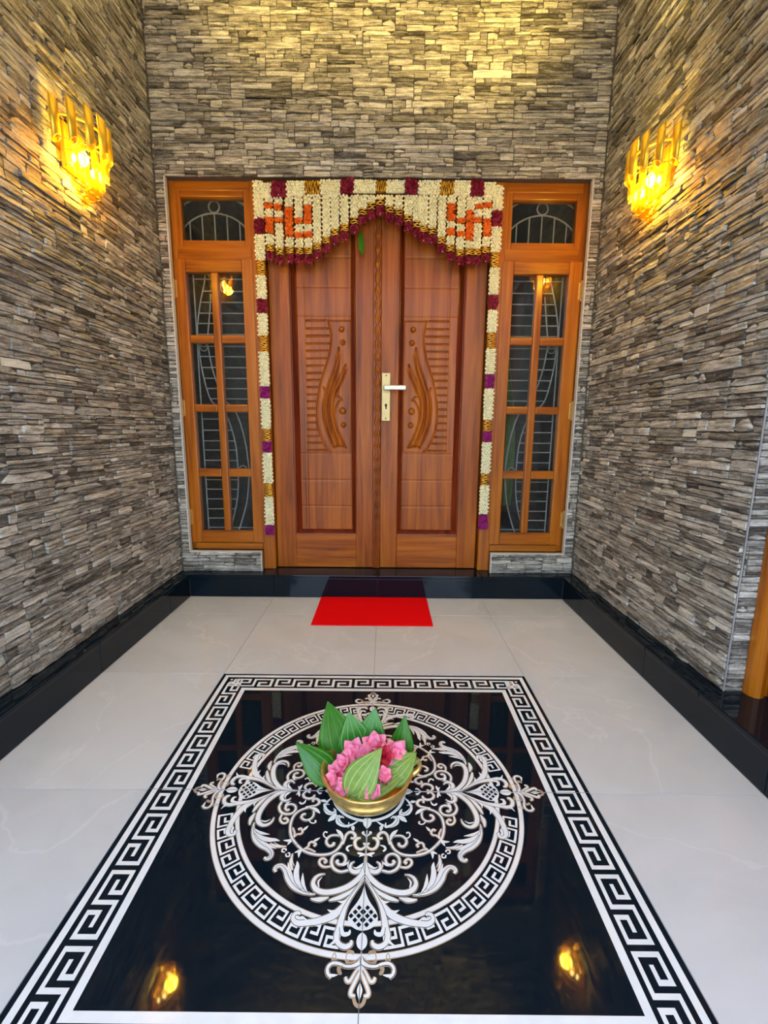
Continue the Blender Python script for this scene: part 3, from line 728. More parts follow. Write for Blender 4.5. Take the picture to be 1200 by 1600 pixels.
g = 0.0008
T = 0.012
ybs = [(YO, -1.2), (-1.2, -.6), (-.6, 0), (0, .6), (.6, 1.2), (1.2, YR)]
for side, x0, x1, lx0, lx1 in (('left', RXL - T, RXL, XL - 0.01, RXL + 0.004), ('right', RXR, RXR + T, RXR - 0.004, XR + 0.01)):
    lab = 'black granite step skirting along the %s wall' % side
    led = []
    for a, b in ybs:
        e = lx1 if side == 'left' or a > 0.28 else XR + 0.2
        if side == 'right' and a <= 0.28 < b:
            e = XR + 0.01
            led.append((lx0, XR + 0.2, a + g, 0.282, HS - 0.02, HS))
            led.append((lx0, e, 0.283, b - g, HS - 0.02, HS))
            continue
        led.append((lx0, e, a + g, (b - g if b < YR else YR - 0.004), HS - 0.02, HS))
    riser_run('baseboard_' + side, lab, [(x0, x1, a + g, b - g, 0.0006, HS - 0.0205) for a, b in ybs], led)
bxs = [(RXL, -.6), (-.6, 0), (0, .6), (.6, RXR)]
riser_run('baseboard_back', 'black granite step below the double door', [(a + g, b - g, YR, YR + T, 0.0006, HS - 0.0205) for a, b in bxs],
          [(a + (g if a > RXL else -0.08), b - (g if b < RXR else -0.085), YR - 0.004, 1.70, HS - 0.02, HS) for a, b in bxs])
core = MB()
core.box(XL - 0.1, RXL - T - 0.001, YO, YB + 0.1, -0.1, HS - 0.021)
core.box(RXR + T + 0.001, XR + 0.25, YO, YB + 0.1, -0.1, HS - 0.021)
core.box(RXL - T - 0.001, RXR + T + 0.001, YR + T + 0.001, 1.70, -0.1, HS - 0.021)
tag(core.build('trim_4', M_GROUT, None, 'structure'), 'mortar core under the black step', kind='structure')

# ------------------------------------------------------------------ floor medallion (black tiles with white print)
med = empty('floor_medallion', (0, 0, 0), 'black square floor medallion with white Greek key border and ornate scroll circle', 'floor medallion')
for i in (0, 1):
    for j in (0, 1):
        bx('black_tile', M_BLACK, med, -.6 + .6 * i + g, .6 * i - g, -.6 + .6 * j + g, .6 * j - g, -0.01, 0.0, 0.0006)
ZG, ZW, ZK = 0.0002, 0.0006, 0.0016
DZ = 8e-6        # every stroke of print lies a hair above the one before


def strip(mb, pts, z, wl=None, cl=False):
    """mitred flat band through 2-D points"""
    P = [np.array(p[:2], float) for p in pts]
    W = wl if wl is not None else [p[2] for p in pts]
    n = len(P)
    v, f = [], []
    for i in range(n):
        a = P[i] - P[i - 1] if (i > 0 or cl) else P[1] - P[0]
        b = P[(i + 1) % n] - P[i] if (i < n - 1 or cl) else a
        a = a / (np.linalg.norm(a) + 1e-9)
        b = b / (np.linalg.norm(b) + 1e-9)
        t = a + b
        if np.linalg.norm(t) < 1e-3:
            t = a
        t /= np.linalg.norm(t)
        nn = np.array((-t[1], t[0]))
        k = 1.0 / max(0.5, float(np.dot(nn, np.array((-a[1], a[0])))))
        h = W[i] / 2 * k
        v += [(*(P[i] + nn * h), z), (*(P[i] - nn * h), z)]
    m = n if cl else n - 1
    for i in range(m):
        j = (i + 1) % n
        f.append((2 * i, 2 * i + 1, 2 * j + 1, 2 * j))
    mb.add(v, f)


def spline(pts, k=6):
    P = [np.array(p, float) for p in pts]
    P = [2 * P[0] - P[1]] + P + [2 * P[-1] - P[-2]]
    out = []
    for i in range(1, len(P) - 2):
        for s in range(k):
            t = s / k
            p0, p1, p2, p3 = P[i - 1:i + 3]
            q = 0.5 * (2 * p1 + (p2 - p0) * t + (2 * p0 - 5 * p1 + 4 * p2 - p3) * t * t + (3 * p1 - p0 - 3 * p2 + p3) * t ** 3)
            out.append(q)
    out.append(P[-2])
    for q in out:
        if len(q) > 2:
            q[2] = max(q[2], 0.0004)
    return out


# Greek key: one S made of two hooks, a across (0..4), l along (0..8.4)
KEY = [(2, 1.4), (2, 2.9), (4, 2.9), (4, 0), (0, 0), (0, 4.2), (4, 4.2), (4, 8.4), (0, 8.4), (0, 5.5), (2, 5.5), (2, 7.0)]


def key_unit(mb, place, wa, wl, z, sub=1):
    """rectangles of the key; place(a, l) -> xy; wa/wl half widths across/along"""
    last = len(KEY) - 2
    for i, ((a0, l0), (a1, l1)) in enumerate(zip(KEY[:-1], KEY[1:])):
        # every bar keeps its starting corner and leaves the closing one to the next bar
        da, dl_ = (a1 > a0) - (a1 < a0), (l1 > l0) - (l1 < l0)
        e = 1 if i == last else -1
        A = sorted((a0 - da * wa, a1 + e * da * wa)) if da else (a0 - wa, a0 + wa)
        L = sorted((l0 - dl_ * wl, l1 + e * dl_ * wl)) if dl_ else (l0 - wl, l0 + wl)
        A0, A1, L0, L1 = A[0], A[1], L[0], L[1]
        n = sub if (L1 - L0) > 1 else 1
        v, f = [], []
        for s in range(n + 1):
            l = L0 + (L1 - L0) * s / n
            v += [(*place(A0, l), z), (*place(A1, l), z)]
        f = [(2 * s, 2 * s + 1, 2 * s + 3, 2 * s + 2) for s in range(n)]
        mb.add(v, f)


B = MB()
for off, wd in ((0.0197, 0.0145), (0.1096, 0.0165)):
    e = 0.6 - off
    strip(B, [(-e, -e), (e, -e), (e, e), (-e, e)], ZW, [wd] * 4, True)
B.build('border_line', M_WHITE, med)
K0, KA, CRN = 0.0425, 0.0112, 0.066
N, SIDE = 7, 1.2 - 2 * 0.066
PIT = SIDE / N
KL = PIT / 9.75
dirs = [((-1, 0), (0, -1)), ((0, 1), (-1, 0)), ((1, 0), (0, 1)), ((0, -1), (1, 0))]
for si in range(4):
    for k in range(N):
        kb = MB()
        l_start = -0.6 + CRN + k * PIT + 0.5 * KL
        # left and right sides run towards the camera, far and near sides run rightwards
        if si == 0:
            pl = lambda a, l, s=l_start: (-0.6 + K0 + a * KA, -(s + l * KL))
        elif si == 1:
            pl = lambda a, l, s=l_start: (0.6 - K0 - (4 - a) * KA - 0.0 * l, -(s + l * KL)) if False else (0.6 - K0 - (4 - a) * KA, -(s + l * KL))
        elif si == 2:
            pl = lambda a, l, s=l_start: (s + l * KL, 0.6 - K0 - (4 - a) * KA)
        else:
            pl = lambda a, l, s=l_start: (s + l * KL, -0.6 + K0 + a * KA)
        key_unit(kb, pl, 0.37, 0.31, ZW)
        kb.build('greek_key', M_WHITE, med)
for sx, sy in ((-1, 1), (1, 1), (-1, -1), (1, -1)):
    o0 = 0.6 - 0.040
    cb = MB()
    cz = ZW
    P = lambda a, b: (sx * (o0 - a), sy * (o0 - b))
    cz += DZ
    strip(cb, [P(0.001, 0.005), P(0.010, 0.005)], cz, [0.009, 0.009])
    cz += DZ
    strip(cb, [P(0.004, 0.022), P(0.004, 0.047), P(0.030, 0.047), P(0.030, 0.030), P(0.047, 0.030), P(0.047, 0.004), P(0.020, 0.004), P(0.020, 0.030)], cz, [0.0078] * 8)
    cz += DZ
    strip(cb, [P(0.004, 0.0225), P(0.020, 0.0225)], cz, [0.0078] * 2)
    cz += DZ
    strip(cb, [P(0.034, 0.0165), P(0.020, 0.0165)], cz, [0.007] * 2)
    cz += DZ
    strip(cb, [P(0.0175, 0.036), P(0.0175, 0.026)], cz, [0.007] * 2)
    cb.build('key_corner', M_WHITE, med)

# ring
ring = MB()
for r, wd, z in ((0.3985, 0.0095, ZW), (0.3405, 0.0085, ZW)):
    strip(ring, [(r * math.cos(2 * math.pi * k / 160), r * math.sin(2 * math.pi * k / 160)) for k in range(160)], z, [wd] * 160, True)
ring.build('ring_line', M_WHITE, med)
gr = MB()
for r, wd in ((0.3985, 0.0125), (0.3405, 0.0112)):
    strip(gr, [(r * math.cos(2 * math.pi * k / 160), r * math.sin(2 * math.pi * k / 160)) for k in range(160)], ZG, [wd] * 160, True)
NR = 30
for k in range(NR):
    a0 = 2 * math.pi * k / NR + 0.012
    dl = 2 * math.pi / NR / 9.75
    mid = a0 + 4.2 * dl
    # the key pauses where the four arms cross it
    if min(abs((mid - q + math.pi) % (2 * math.pi) - math.pi) for q in (0, math.pi / 2, math.pi, 3 * math.pi / 2)) < math.radians(7):
        continue
    kr = MB()
    key_unit(kr, lambda a, l: ((0.3855 - a * 0.0078) * math.cos(a0 + l * dl), (0.3855 - a * 0.0078) * math.sin(a0 + l * dl)), 0.36, 0.31, ZW, 3)
    kr.build('ring_key', M_WHITE, med)

# scrollwork, eight-fold
ow, og, ok, oa = MB(), gr, MB(), MB()
nst = 0
for q in range(4):
    ca, sa = (1, 0, -1, 0)[q], (0, 1, 0, -1)[q]
    rot = lambda p: (p[0] * ca - p[1] * sa, p[0] * sa + p[1] * ca)
    for mir in (1, -1):
        for kd, pts in ORN_HALF:
            nst += 1
            hz = DZ * (nst % 100)
            sp = spline([(p[0] * mir, p[1], p[2]) for p in pts])
            P = [(*rot(s), s[2] * (0.80 if s[2] > 0.006 else 0.9)) for s in sp]
            if max(p[2] for p in P) > 0.006 and len(pts) > 3:
                strip(ok, P, ZW + DZ * 0.5 + hz, [p[2] + 0.0022 for p in P])
            if kd:
                strip(og, P, ZG + DZ + hz * 0.3, [p[2] + 0.0042 for p in P])
            if kd == 2:
                strip(oa, P, ZW + DZ + hz, [p[2] * 0.9 for p in P])
            else:
                strip(ow, P, ZW + DZ + hz, [p[2] for p in P])
        for x, y in ORN_HOLES:
            c = rot((x * mir, y))
            s = 0.0052
            ok.add([(c[0] + s * a, c[1] + s * b, ZK) for a, b in ((1, 0), (0, 1), (-1, 0), (0, -1))], [(0, 1, 2, 3)])
    for kd, pts in ORN_AXIS:
        nst += 1
        P = [(*rot(s), s[2]) for s in spline(pts)]
        strip(ow, P, ZW + DZ * (1 + nst % 100), [p[2] for p in P])
    # fine dark veins along the great leaves
    for mir in (1, -1):
        for idx in (16, 21, 32, 36):
            if idx < len(ORN_HALF) and len(ORN_HALF[idx][1]) > 4:
                sp = spline([(p[0] * mir, p[1], p[2]) for p in ORN_HALF[idx][1][1:-1]])
                P = [(*rot(s), s[2]) for s in sp]
                strip(ok, P, ZK, [0.0010 for p in P])
strip(ow, [(0.096 * math.cos(2 * math.pi * k / 64), 0.096 * math.sin(2 * math.pi * k / 64)) for k in range(64)], ZW, [0.008] * 64, True)
ow.build('scroll_ornament', M_WHITE, med)
og.build('scroll_outline', M_GOLDIN, med)
oa.build('scroll_accent', M_GOLDIN, med, 'stuff')
ok.build('lattice_hole', M_BLACK, med, 'stuff')
# tile joints across the print are the gaps between black tiles; a fine dark joint line sits on the print
jl = MB()
for a, b in (((0, -.6), (0, .6)), ((-.6, 0), (.6, 0))):
    strip(jl, [a, b], 0.0018 + 1e-5 * (a[0] == 0), [0.0014, 0.0014])
jl.build('tile_joint', plain('joint_grey', (0.18, 0.18, 0.19, 1), 0.6), med)

# ------------------------------------------------------------------ dim room behind the door
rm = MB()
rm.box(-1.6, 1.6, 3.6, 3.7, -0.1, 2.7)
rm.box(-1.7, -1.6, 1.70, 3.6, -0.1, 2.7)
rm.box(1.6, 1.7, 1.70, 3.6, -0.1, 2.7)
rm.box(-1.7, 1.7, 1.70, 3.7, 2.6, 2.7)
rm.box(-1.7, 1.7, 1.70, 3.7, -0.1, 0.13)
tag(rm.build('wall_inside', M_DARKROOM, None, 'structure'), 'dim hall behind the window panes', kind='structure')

# ------------------------------------------------------------------ teak frame
FY0, FY1 = 1.568, 1.69
fr = empty('trim_2', (0, FY0, HS), 'teak door frame holding two side windows, fanlights and the double door', kind='structure')
bx('post', M_TEAK_V, fr, OX0 - 0.034, -1.078, FY0, FY1, 0.255, 2.243, 0.004)
bx('post', M_TEAK_V, fr, 1.062, OX1 + 0.034, FY0, FY1, 0.255, 2.243, 0.004)
bx('post', M_TEAK_V, fr, -0.686, -0.613, FY0 - 0.004, FY1, HS, 2.243, 0.005)
bx('post', M_TEAK_V, fr, 0.594, 0.664, FY0 - 0.004, FY1, HS, 2.243, 0.005)
bx('head_rail', M_TEAK_H, fr, -1.078, 1.062, FY0 + 0.001, FY1, 2.185, 2.243, 0.004)
for a, b in ((-1.078, -0.686), (0.664, 1.062)):
    bx('transom', M_TEAK_H, fr, a, b, FY0 + 0.001, FY1, 1.853, 1.915, 0.004)
    bx('window_sill', M_TEAK_H, fr, a, b, FY0 - 0.003, FY1, 0.254, 0.292, 0.004)
bx('door_head', M_DOOR_H, fr, -0.613, 0.594, 1.62, FY1, 2.15, 2.20, 0.003)


def sash(name, label, x0, x1, z0, z1, gx, gz, fy, th, hinge_x=None):
    """framed glazing; gx, gz are the glass openings"""
    o = empty(name, ((x0 + x1) / 2, fy, z0), label, kind='structure')
    bx('stile', M_TEAK_V, o, x0, gx[0][0], fy, fy + th, z0, z1, 0.004)
    bx('stile', M_TEAK_V, o, gx[-1][1], x1, fy, fy + th, z0, z1, 0.004)
    bx('rail', M_TEAK_H, o, gx[0][0], gx[-1][1], fy + 0.0006, fy + th, z0, gz[0][0], 0.004)
    bx('rail', M_TEAK_H, o, gx[0][0], gx[-1][1], fy + 0.0006, fy + th, gz[-1][1], z1, 0.004)
    for a, b in zip(gx[:-1], gx[1:]):
        bx('mullion', M_TEAK_V, o, a[1], b[0], fy + 0.001, fy + th, gz[0][0], gz[-1][1], 0.007)
    for a, b in zip(gz[:-1], gz[1:]):
        for c in gx:
            bx('glazing_bar', M_TEAK_H, o, c[0], c[1], fy + 0.002, fy + th, a[1], b[0], 0.007)
    for c in gx:
        for r in gz:
            bx('pane', M_PANE, o, c[0] - 0.004, c[1] + 0.004, fy + 0.020, fy + 0.024, r[0] - 0.004, r[1] + 0.004)
    if hinge_x is not None:
        for z in (1.703, 1.074, 0.451):
            hb = MB()
            hb.tube([(hinge_x, fy - 0.005, z - 0.045), (hinge_x, fy - 0.005, z + 0.045)], 0.0065, 10)
            s = 1 if hinge_x < 0 else -1
            hb.box(min(hinge_x, hinge_x + s * 0.014), max(hinge_x, hinge_x + s * 0.014), fy - 0.003, fy + 0.002, z - 0.043, z + 0.043, 0.0006)
            hb.ball((hinge_x, fy - 0.005, z + 0.047), 0.006)
            hb.ball((hinge_x, fy - 0.005, z - 0.047), 0.006)
            hh = hb.build('hinge', M_BRASS, o)
            hh['label'] = 'brass hinge'
    return o


ROWS = [(0.367, 0.687), (0.734, 1.054), (1.096, 1.425), (1.467, 1.787)]
sash('window_1', 'left teak casement window with eight panes, hinged on its left', -1.104, -0.678, 0.296, 1.852, [(-1.041, -0.909), (-0.869, -0.738)], ROWS, 1.558, 0.045, -1.106)
sash('window_2', 'right teak casement window with eight panes, hinged on its right', 0.655, 1.083, 0.296, 1.852, [(0.718, 0.842), (0.882, 1.015)], ROWS, 1.558, 0.045, 1.084)
sash('window_3', 'left teak fanlight with arched grille above the left casement', -1.082, -0.682, 1.905, 2.195, [(-1.050, -0.717)], [(1.948, 2.157)], 1.570, 0.05)
sash('window_4', 'right teak fanlight with arched grille above the right casement', 0.660, 1.066, 1.905, 2.195, [(0.697, 1.035)], [(1.946, 2.152)], 1.570, 0.05)

GY = 1.655


def grille(mirror, label, name='window_grille'):
    mx = (lambda x: -0.022 - x) if mirror else (lambda x: x)
    o = empty(name, (mx(-0.89), GY, 0.29), label, 'window grille', 'painted grilles behind the casements')
    T_ = lambda pts: [(mx(x), GY, z) for x, z in pts]
    r = 0.0042
    bars = [[(-1.038, 0.296), (-1.038, 1.80)], [(-0.73, 0.296), (-0.73, 1.80)]]
    for p in bars:
        MB().tube(T_(p), r).build('upright_bar', M_IRON, o)
    P = [(-0.972, 1.80), (-0.979, 1.757), (-1.009, 1.649), (-1.032, 1.52), (-1.031, 1.42), (-1.018, 1.28), (-0.982, 1.13), (-0.93, 1.08), (-0.89, 1.03), (-0.85, 0.878), (-0.842, 0.70), (-0.854, 0.546), (-0.893, 0.393), (-0.925, 0.30)]
    Q = [(-0.945, 1.70), (-0.958, 1.60), (-0.975, 1.484), (-0.979, 1.428), (-0.953, 1.27), (-0.90, 1.13), (-0.835, 1.051), (-0.794, 0.903), (-0.777, 0.745), (-0.781, 0.646), (-0.799, 0.521), (-0.843, 0.38), (-0.88, 0.30)]
    for p in (P, Q):
        MB().tube(T_([tuple(q) for q in spline(p, 4)]), r).build('curved_bar', M_IRON, o)
    for i, z in enumerate([1.78, 1.717, 1.659, 1.601, 1.546, 1.488, 1.423, 1.367, 1.307, 1.247, 1.19, 1.132]):
        xa = float(np.interp(z, [p[1] for p in P][::-1], [p[0] for p in P][::-1]))
        MB().tube(T_([(xa if i else -1.038, z), (-0.73, z)]), 0.0034, 6).build('rung', M_IRON, o)
    for z in [1.016, 0.952, 0.89, 0.836, 0.775, 0.718, 0.66, 0.602, 0.543, 0.482, 0.425, 0.367]:
        xa = float(np.interp(z, [p[1] for p in P][::-1], [p[0] for p in P][::-1]))
        MB().tube(T_([(-1.038, z), (xa if z > 0.37 else -0.73, z)]), 0.0034, 6).build('rung', M_IRON, o)
    for cx, cz in ((-1.003, 1.418), (-0.812, 0.724)):
        MB().tube(T_([(cx + 0.021 * math.cos(a), cz + 0.021 * math.sin(a)) for a in np.linspace(0, 2 * math.pi, 17)]), 0.0034, 6).build('ring', M_IRON, o)
    return o


grille(False, 'painted iron grille with curved bars behind the left casement panes')
grille(True, 'painted iron grille with curved bars behind the right casement panes')


def fan_grille(cx, label):
    o = empty('fanlight_grille', (cx, GY, 1.95), label, 'window grille', 'arched grilles behind the fanlights')
    zb = 1.93
    R1, c1 = 0.235, 1.878
    arch = [(cx + R1 * 1.0 * math.sin(a), GY, c1 + R1 * math.cos(a)) for a in np.linspace(-0.95, 0.95, 15)]
    MB().tube(arch, 0.0045).build('arch', M_IRON, o)
    R2, c2 = 0.30, 1.905
    MB().tube([(cx + R2 * math.sin(a), GY, c2 + R2 * math.cos(a)) for a in np.linspace(-0.75, 0.75, 15)], 0.007).build('arch', M_IRON, o)
    for dx in (-0.136, -0.068, 0.0, 0.068, 0.136):
        MB().tube([(cx + dx, GY, zb), (cx + dx, GY, c1 + math.sqrt(R1 ** 2 - dx ** 2))], 0.004).build('upright_bar', M_IRON, o)
    MB().tube([(cx + 0.029 * math.cos(a), GY, c1 + R1 + 0.032 + 0.029 * math.sin(a)) for a in np.linspace(0, 2 * math.pi, 21)], 0.0045).build('ring', M_IRON, o)
    return o


fan_grille(-0.902, 'arched iron grille with a ring behind the left fanlight')
fan_grille(0.880, 'arched iron grille with a ring behind the right fanlight')

# green sheet inside the right casement, added in place of reflected greenery
cv, cf = [], []
nx, nz = 26, 10
for j in range(nz + 1):
    t = j / nz
    z = 0.50 + t * 1.10
    pin = 0.030 * math.sin(math.pi * min(1, t * 1.3))
    for i in range(nx + 1):
        s = i / nx
        x = 0.70 + pin + (0.105 - 0.045 * t) * s + 0.02 * (1 - t)
        cv.append((x, 1.76 + 0.012 * math.sin(s * 18 + t), z))
for j in range(nz):
    for i in range(nx):
        a = j * (nx + 1) + i
        cf.append((a, a + 1, a + nx + 2, a + nx + 1))
cu = mesh('reflection_sheet', cv, cf, M_REFLECTION, smooth=True)
so = cu.modifiers.new('thick', 'SOLIDIFY')
so.thickness = 0.003
tag(cu, 'green sheet added inside the right casement for the greenery its panes reflect', 'reflection_sheet')

# ------------------------------------------------------------------ double door
DY = 1.600
DZ0, DZ1 = 0.137, 2.160
MIRX = -0.0115
PX0, PX1, PZ0, PZ1 = -0.494, -0.133, 0.343, 2.06   # panel opening of the left leaf


def seg_dist(X, Z, pts):
    D = np.full(X.shape, 9.0)
    for (x0, z0), (x1, z1) in zip(pts[:-1], pts[1:]):
        dx, dz = x1 - x0, z1 - z0
        L2 = dx * dx + dz * dz + 1e-12
        t = np.clip(((X - x0) * dx + (Z - z0) * dz) / L2, 0, 1)
        D = np.minimum(D, np.hypot(X - x0 - t * dx, Z - z0 - t * dz))
    return D


def axis_lines(lo, hi, step, fine):
    """sample positions, finer inside the carved square"""
    a = list(np.arange(lo, fine[0], step * 2)) + list(np.arange(fine[0], fine[1], step)) + list(np.arange(fine[1], hi, step * 2)) + [hi]
    return np.array(a)


GV = [-0.417, -0.158]
GVZ = [1.885, 1.734, 1.582, 0.824, 0.668, 0.511]
FX0, FX1, FZ0, FZ1 = PX0 + 0.038, PX1 - 0.026, PZ0 + 0.028, PZ1 - 0.03


def carved_height():
    gx = axis_lines(FX0, FX1, 0.0021, (-0.415, -0.155))
    gz = axis_lines(FZ0, FZ1, 0.0026, (0.822, 1.582))
    X, Z = np.meshgrid(gx, gz)
    H = np.zeros(X.shape)

    def groove(d, depth, w):
        return -depth * np.exp(-(d / w) ** 2)
    for z in GVZ:
        H += groove(np.abs(Z - z), 0.0028, 0.0020)
    for x in GV:
        out = (Z > 1.582) | (Z < 0.824)
        H += np.where(out | (x < -0.3), groove(np.abs(X - x), 0.0024, 0.0018), 0)
    sub = (X > -0.42) & (X < -0.15) & (Z > 0.815) & (Z < 1.59)
    xs_, zs_ = X[sub], Z[sub]
    h = H[sub]
    sc = [tuple(p) for p in spline(CARVE['scurve'], 3)]
    # the carved field right of the S line lies lower
    xe = np.interp(zs_, [p[1] for p in sc][::-1], [p[0] for p in sc][::-1])
    bz0, bz1, bx1 = CARVE['border'][3][1], CARVE['border'][0][1], CARVE['border'][1][0]
    inside = (xs_ > xe) & (xs_ < bx1) & (zs_ < bz1) & (zs_ > bz0)
    d_edge = np.minimum(np.minimum(xs_ - xe, bx1 - xs_), np.minimum(bz1 - zs_, zs_ - bz0))
    h = h + np.where(inside, -0.0065 * np.clip(d_edge / 0.004, 0, 1), 0)
    h += groove(seg_dist(xs_, zs_, sc), 0.008, 0.0034)
    h += groove(seg_dist(xs_, zs_, CARVE['border']), 0.003, 0.0022)
    for s in CARVE['slots']:
        d = seg_dist(xs_, zs_, s)
        h -= 0.010 * np.clip((0.0052 - d) / 0.0022, 0, 1)
    for r in CARVE['ridges']:
        h += 0.0095 * np.exp(-(seg_dist(xs_, zs_, [tuple(p) for p in spline(r, 3)]) / 0.011) ** 2)
    for gpts in CARVE['grooves']:
        h += groove(seg_dist(xs_, zs_, [tuple(p) for p in spline(gpts, 3)]), 0.0075, 0.0034)
    for x, z, r in CARVE['bosses']:
        d = np.hypot(xs_ - x, zs_ - z)
        h = np.where(d < r * 1.5, h - 0.006 * np.exp(-((d - r * 1.12) / 0.0028) ** 2), h)
    H[sub] = h
    return gx, gz, H


GXA, GZA, HGT = carved_height()


def leaf_mesh(mir, parent):
    f = (lambda x: 2 * MIRX - x) if mir else (lambda x: x)
    nx, nz = len(GXA), len(GZA)
    V = [(f(GXA[i]), DY + 0.014 - HGT[j, i], GZA[j]) for j in range(nz) for i in range(nx)]
    F = []
    for j in range(nz - 1):
        for i in range(nx - 1):
            a = j * nx + i
            q = (a, a + 1, a + nx + 1, a + nx)
            F.append(q[::-1] if mir else q)
    return mesh('carved_panel', V, F, M_DOOR_V, parent, smooth=True)


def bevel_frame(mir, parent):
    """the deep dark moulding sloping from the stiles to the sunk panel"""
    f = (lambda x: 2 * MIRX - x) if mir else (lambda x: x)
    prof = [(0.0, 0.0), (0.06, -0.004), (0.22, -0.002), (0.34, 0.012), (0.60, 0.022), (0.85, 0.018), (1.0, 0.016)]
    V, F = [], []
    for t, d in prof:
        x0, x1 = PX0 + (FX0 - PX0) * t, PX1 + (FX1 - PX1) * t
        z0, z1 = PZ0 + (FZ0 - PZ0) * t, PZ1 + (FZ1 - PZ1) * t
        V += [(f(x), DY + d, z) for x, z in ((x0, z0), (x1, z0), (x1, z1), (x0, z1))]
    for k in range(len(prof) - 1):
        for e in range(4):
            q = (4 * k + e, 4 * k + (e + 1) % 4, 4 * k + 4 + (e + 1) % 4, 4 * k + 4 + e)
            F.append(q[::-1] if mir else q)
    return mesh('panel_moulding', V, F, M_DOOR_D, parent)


def door_leaf(mir):
    f = (lambda x: 2 * MIRX - x) if mir else (lambda x: x)

    def b(name, mat, x0, x1, y0, y1, z0, z1, c):
        x0, x1 = f(x0), f(x1)
        return bx(name, mat, o, min(x0, x1), max(x0, x1), y0, y1, z0, z1, c)
    o = empty('door_2' if mir else 'door_1', (f(-0.608), DY, DZ0),
              'right teak door leaf with carved panel and satin gold lever handle' if mir else 'left teak door leaf with carved panel and wavy carved meeting strip', kind='structure')
    xin = -0.033
    b('stile', M_DOOR_V, -0.608, PX0, DY, DY + 0.04, DZ0, DZ1, 0.003)
    b('stile', M_DOOR_V, PX1, xin, DY, DY + 0.04, DZ0, DZ1, 0.003)
    b('rail', M_DOOR_H, PX0, PX1, DY + 0.0005, DY + 0.04, DZ0, PZ0, 0.003)
    b('rail', M_DOOR_H, PX0, PX1, DY + 0.0005, DY + 0.04, PZ1, DZ1, 0.003)
    leaf_mesh(mir, o)
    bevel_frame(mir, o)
    for x, z, r in CARVE['bosses']:
        m = MB()
        prof = [(r * 1.12 * math.cos(t), -0.007 * math.sin(t) * 1.3) for t in np.linspace(0, math.pi / 2, 6)]
        n = 24
        v = [(f(x) + rr * math.cos(2 * math.pi * k / n), DY + 0.0195 + d, z + rr * math.sin(2 * math.pi * k / n)) for rr, d in prof[:-1] for k in range(n)]
        v.append((f(x), DY + 0.0195 - 0.0091, z))
        fc = [(i * n + k, i * n + (k + 1) % n, (i + 1) * n + (k + 1) % n, (i + 1) * n + k) for i in range(4) for k in range(n)]
        fc += [(4 * n + k, 4 * n + (k + 1) % n, 5 * n) for k in range(n)]
        m.add(v, fc).build('carved_boss', M_DOOR_V, o, smooth=True)
    b('backing', M_DOOR_D, PX0, PX1, DY + 0.032, DY + 0.040, PZ0, PZ1, 0)
    return o


dl = door_leaf(False)
dr = door_leaf(True)
# meeting strip with the carved chain, fixed to the left leaf
bx('meeting_strip', M_DOOR_V, dl, -0.033, 0.0085, DY - 0.010, DY + 0.012, DZ0, DZ1, 0.002)
ch = MB()
nz = 29
pit = (DZ1 - DZ0) / nz
for k in range(nz):
    zc = DZ0 + (k + 0.5) * pit
    xc, yy, hw = -0.010, DY - 0.0105, 0.0115
    v = [(xc, yy, zc - pit * 0.47), (xc + hw, yy, zc), (xc, yy, zc + pit * 0.47), (xc - hw, yy, zc), (xc, yy - 0.006, zc)]
    ch.add(v, [(0, 1, 4), (1, 2, 4), (2, 3, 4), (3, 0, 4)])
cc = ch.build('carved_chain', M_DOOR_V, dl, 'stuff')
for s in (-1, 1):
    pts = [(-0.010 + s * (0.0050 + 0.0100 * abs(math.sin(math.pi * t))), DY - 0.011, DZ0 + t * pit) for t in np.linspace(0, nz, nz * 6 + 1)]
    MB().tube(pts, 0.0022, 5).build('wavy_bead', M_DOOR_D, dl)
# handle on the right leaf
pl = bx('handle_plate', M_HANDLE, dr, 0.0145, 0.0645, DY - 0.013, DY - 0.001, 1.011, 1.277, 0.0025)
lv = MB()
lv.tube([(0.0395, DY - 0.012, 1.193), (0.0395, DY - 0.045, 1.193)], 0.010, 14)
lv.box(0.026, 0.152, DY - 0.058, DY - 0.040, 1.180, 1.207, 0.004)
l_ = lv.build('lever', M_STEEL, dr)
l_['label'] = 'satin nickel lever'
kh = MB()
kh.tube([(0.0395, DY - 0.0128, 1.100), (0.0395, DY - 0.0142, 1.100)], 0.0075, 16)
kh.box(0.036, 0.043, DY - 0.0142, DY - 0.0128, 1.078, 1.098, 0)
kh.build('keyhole', M_HOLE, dr)
for z in (1.262, 1.026):
    MB().tube([(0.0395, DY - 0.0128, z), (0.0395, DY - 0.0142, z)], 0.004, 12).build('screw', M_HOLE, dr)

# ------------------------------------------------------------------ side doorway on the right
sd = empty('trim_3', (XR + 0.1, YD - 0.05, HS), 'teak frame post of the side doorway at the right edge', kind='structure')
pv = []
for (x, y) in ((XR + 0.056, YD - 0.004), (XR + 0.058, YD - 0.026), (XR + 0.066, YD - 0.040), (XR + 0.080, YD - 0.046), (XR + 0.098, YD - 0.040), (XR + 0.106, YD - 0.030), (XR + 0.16, YD - 0.030), (XR + 0.16, YD + 0.02)):
    pv.append((x, y))
n = len(pv)
V = [(x, y, HS + 0.001) for x, y in pv] + [(x, y, 2.28) for x, y in pv]
mesh('frame_post', V, [(k, (k + 1) % n, n + (k + 1) % n, n + k) for k in range(n)] + [tuple(range(n))[::-1], tuple(range(n, 2 * n))], M_TEAK_V, sd)
bx('frame_head', M_TEAK_H, sd, XR + 0.06, XR + 0.16, -0.74, YD - 0.03, 2.22, 2.29, 0.004)
bx('frame_post', M_TEAK_V, sd, XR + 0.06, XR + 0.16, -0.75, -0.69, HS + 0.001, 2.22, 0.004)
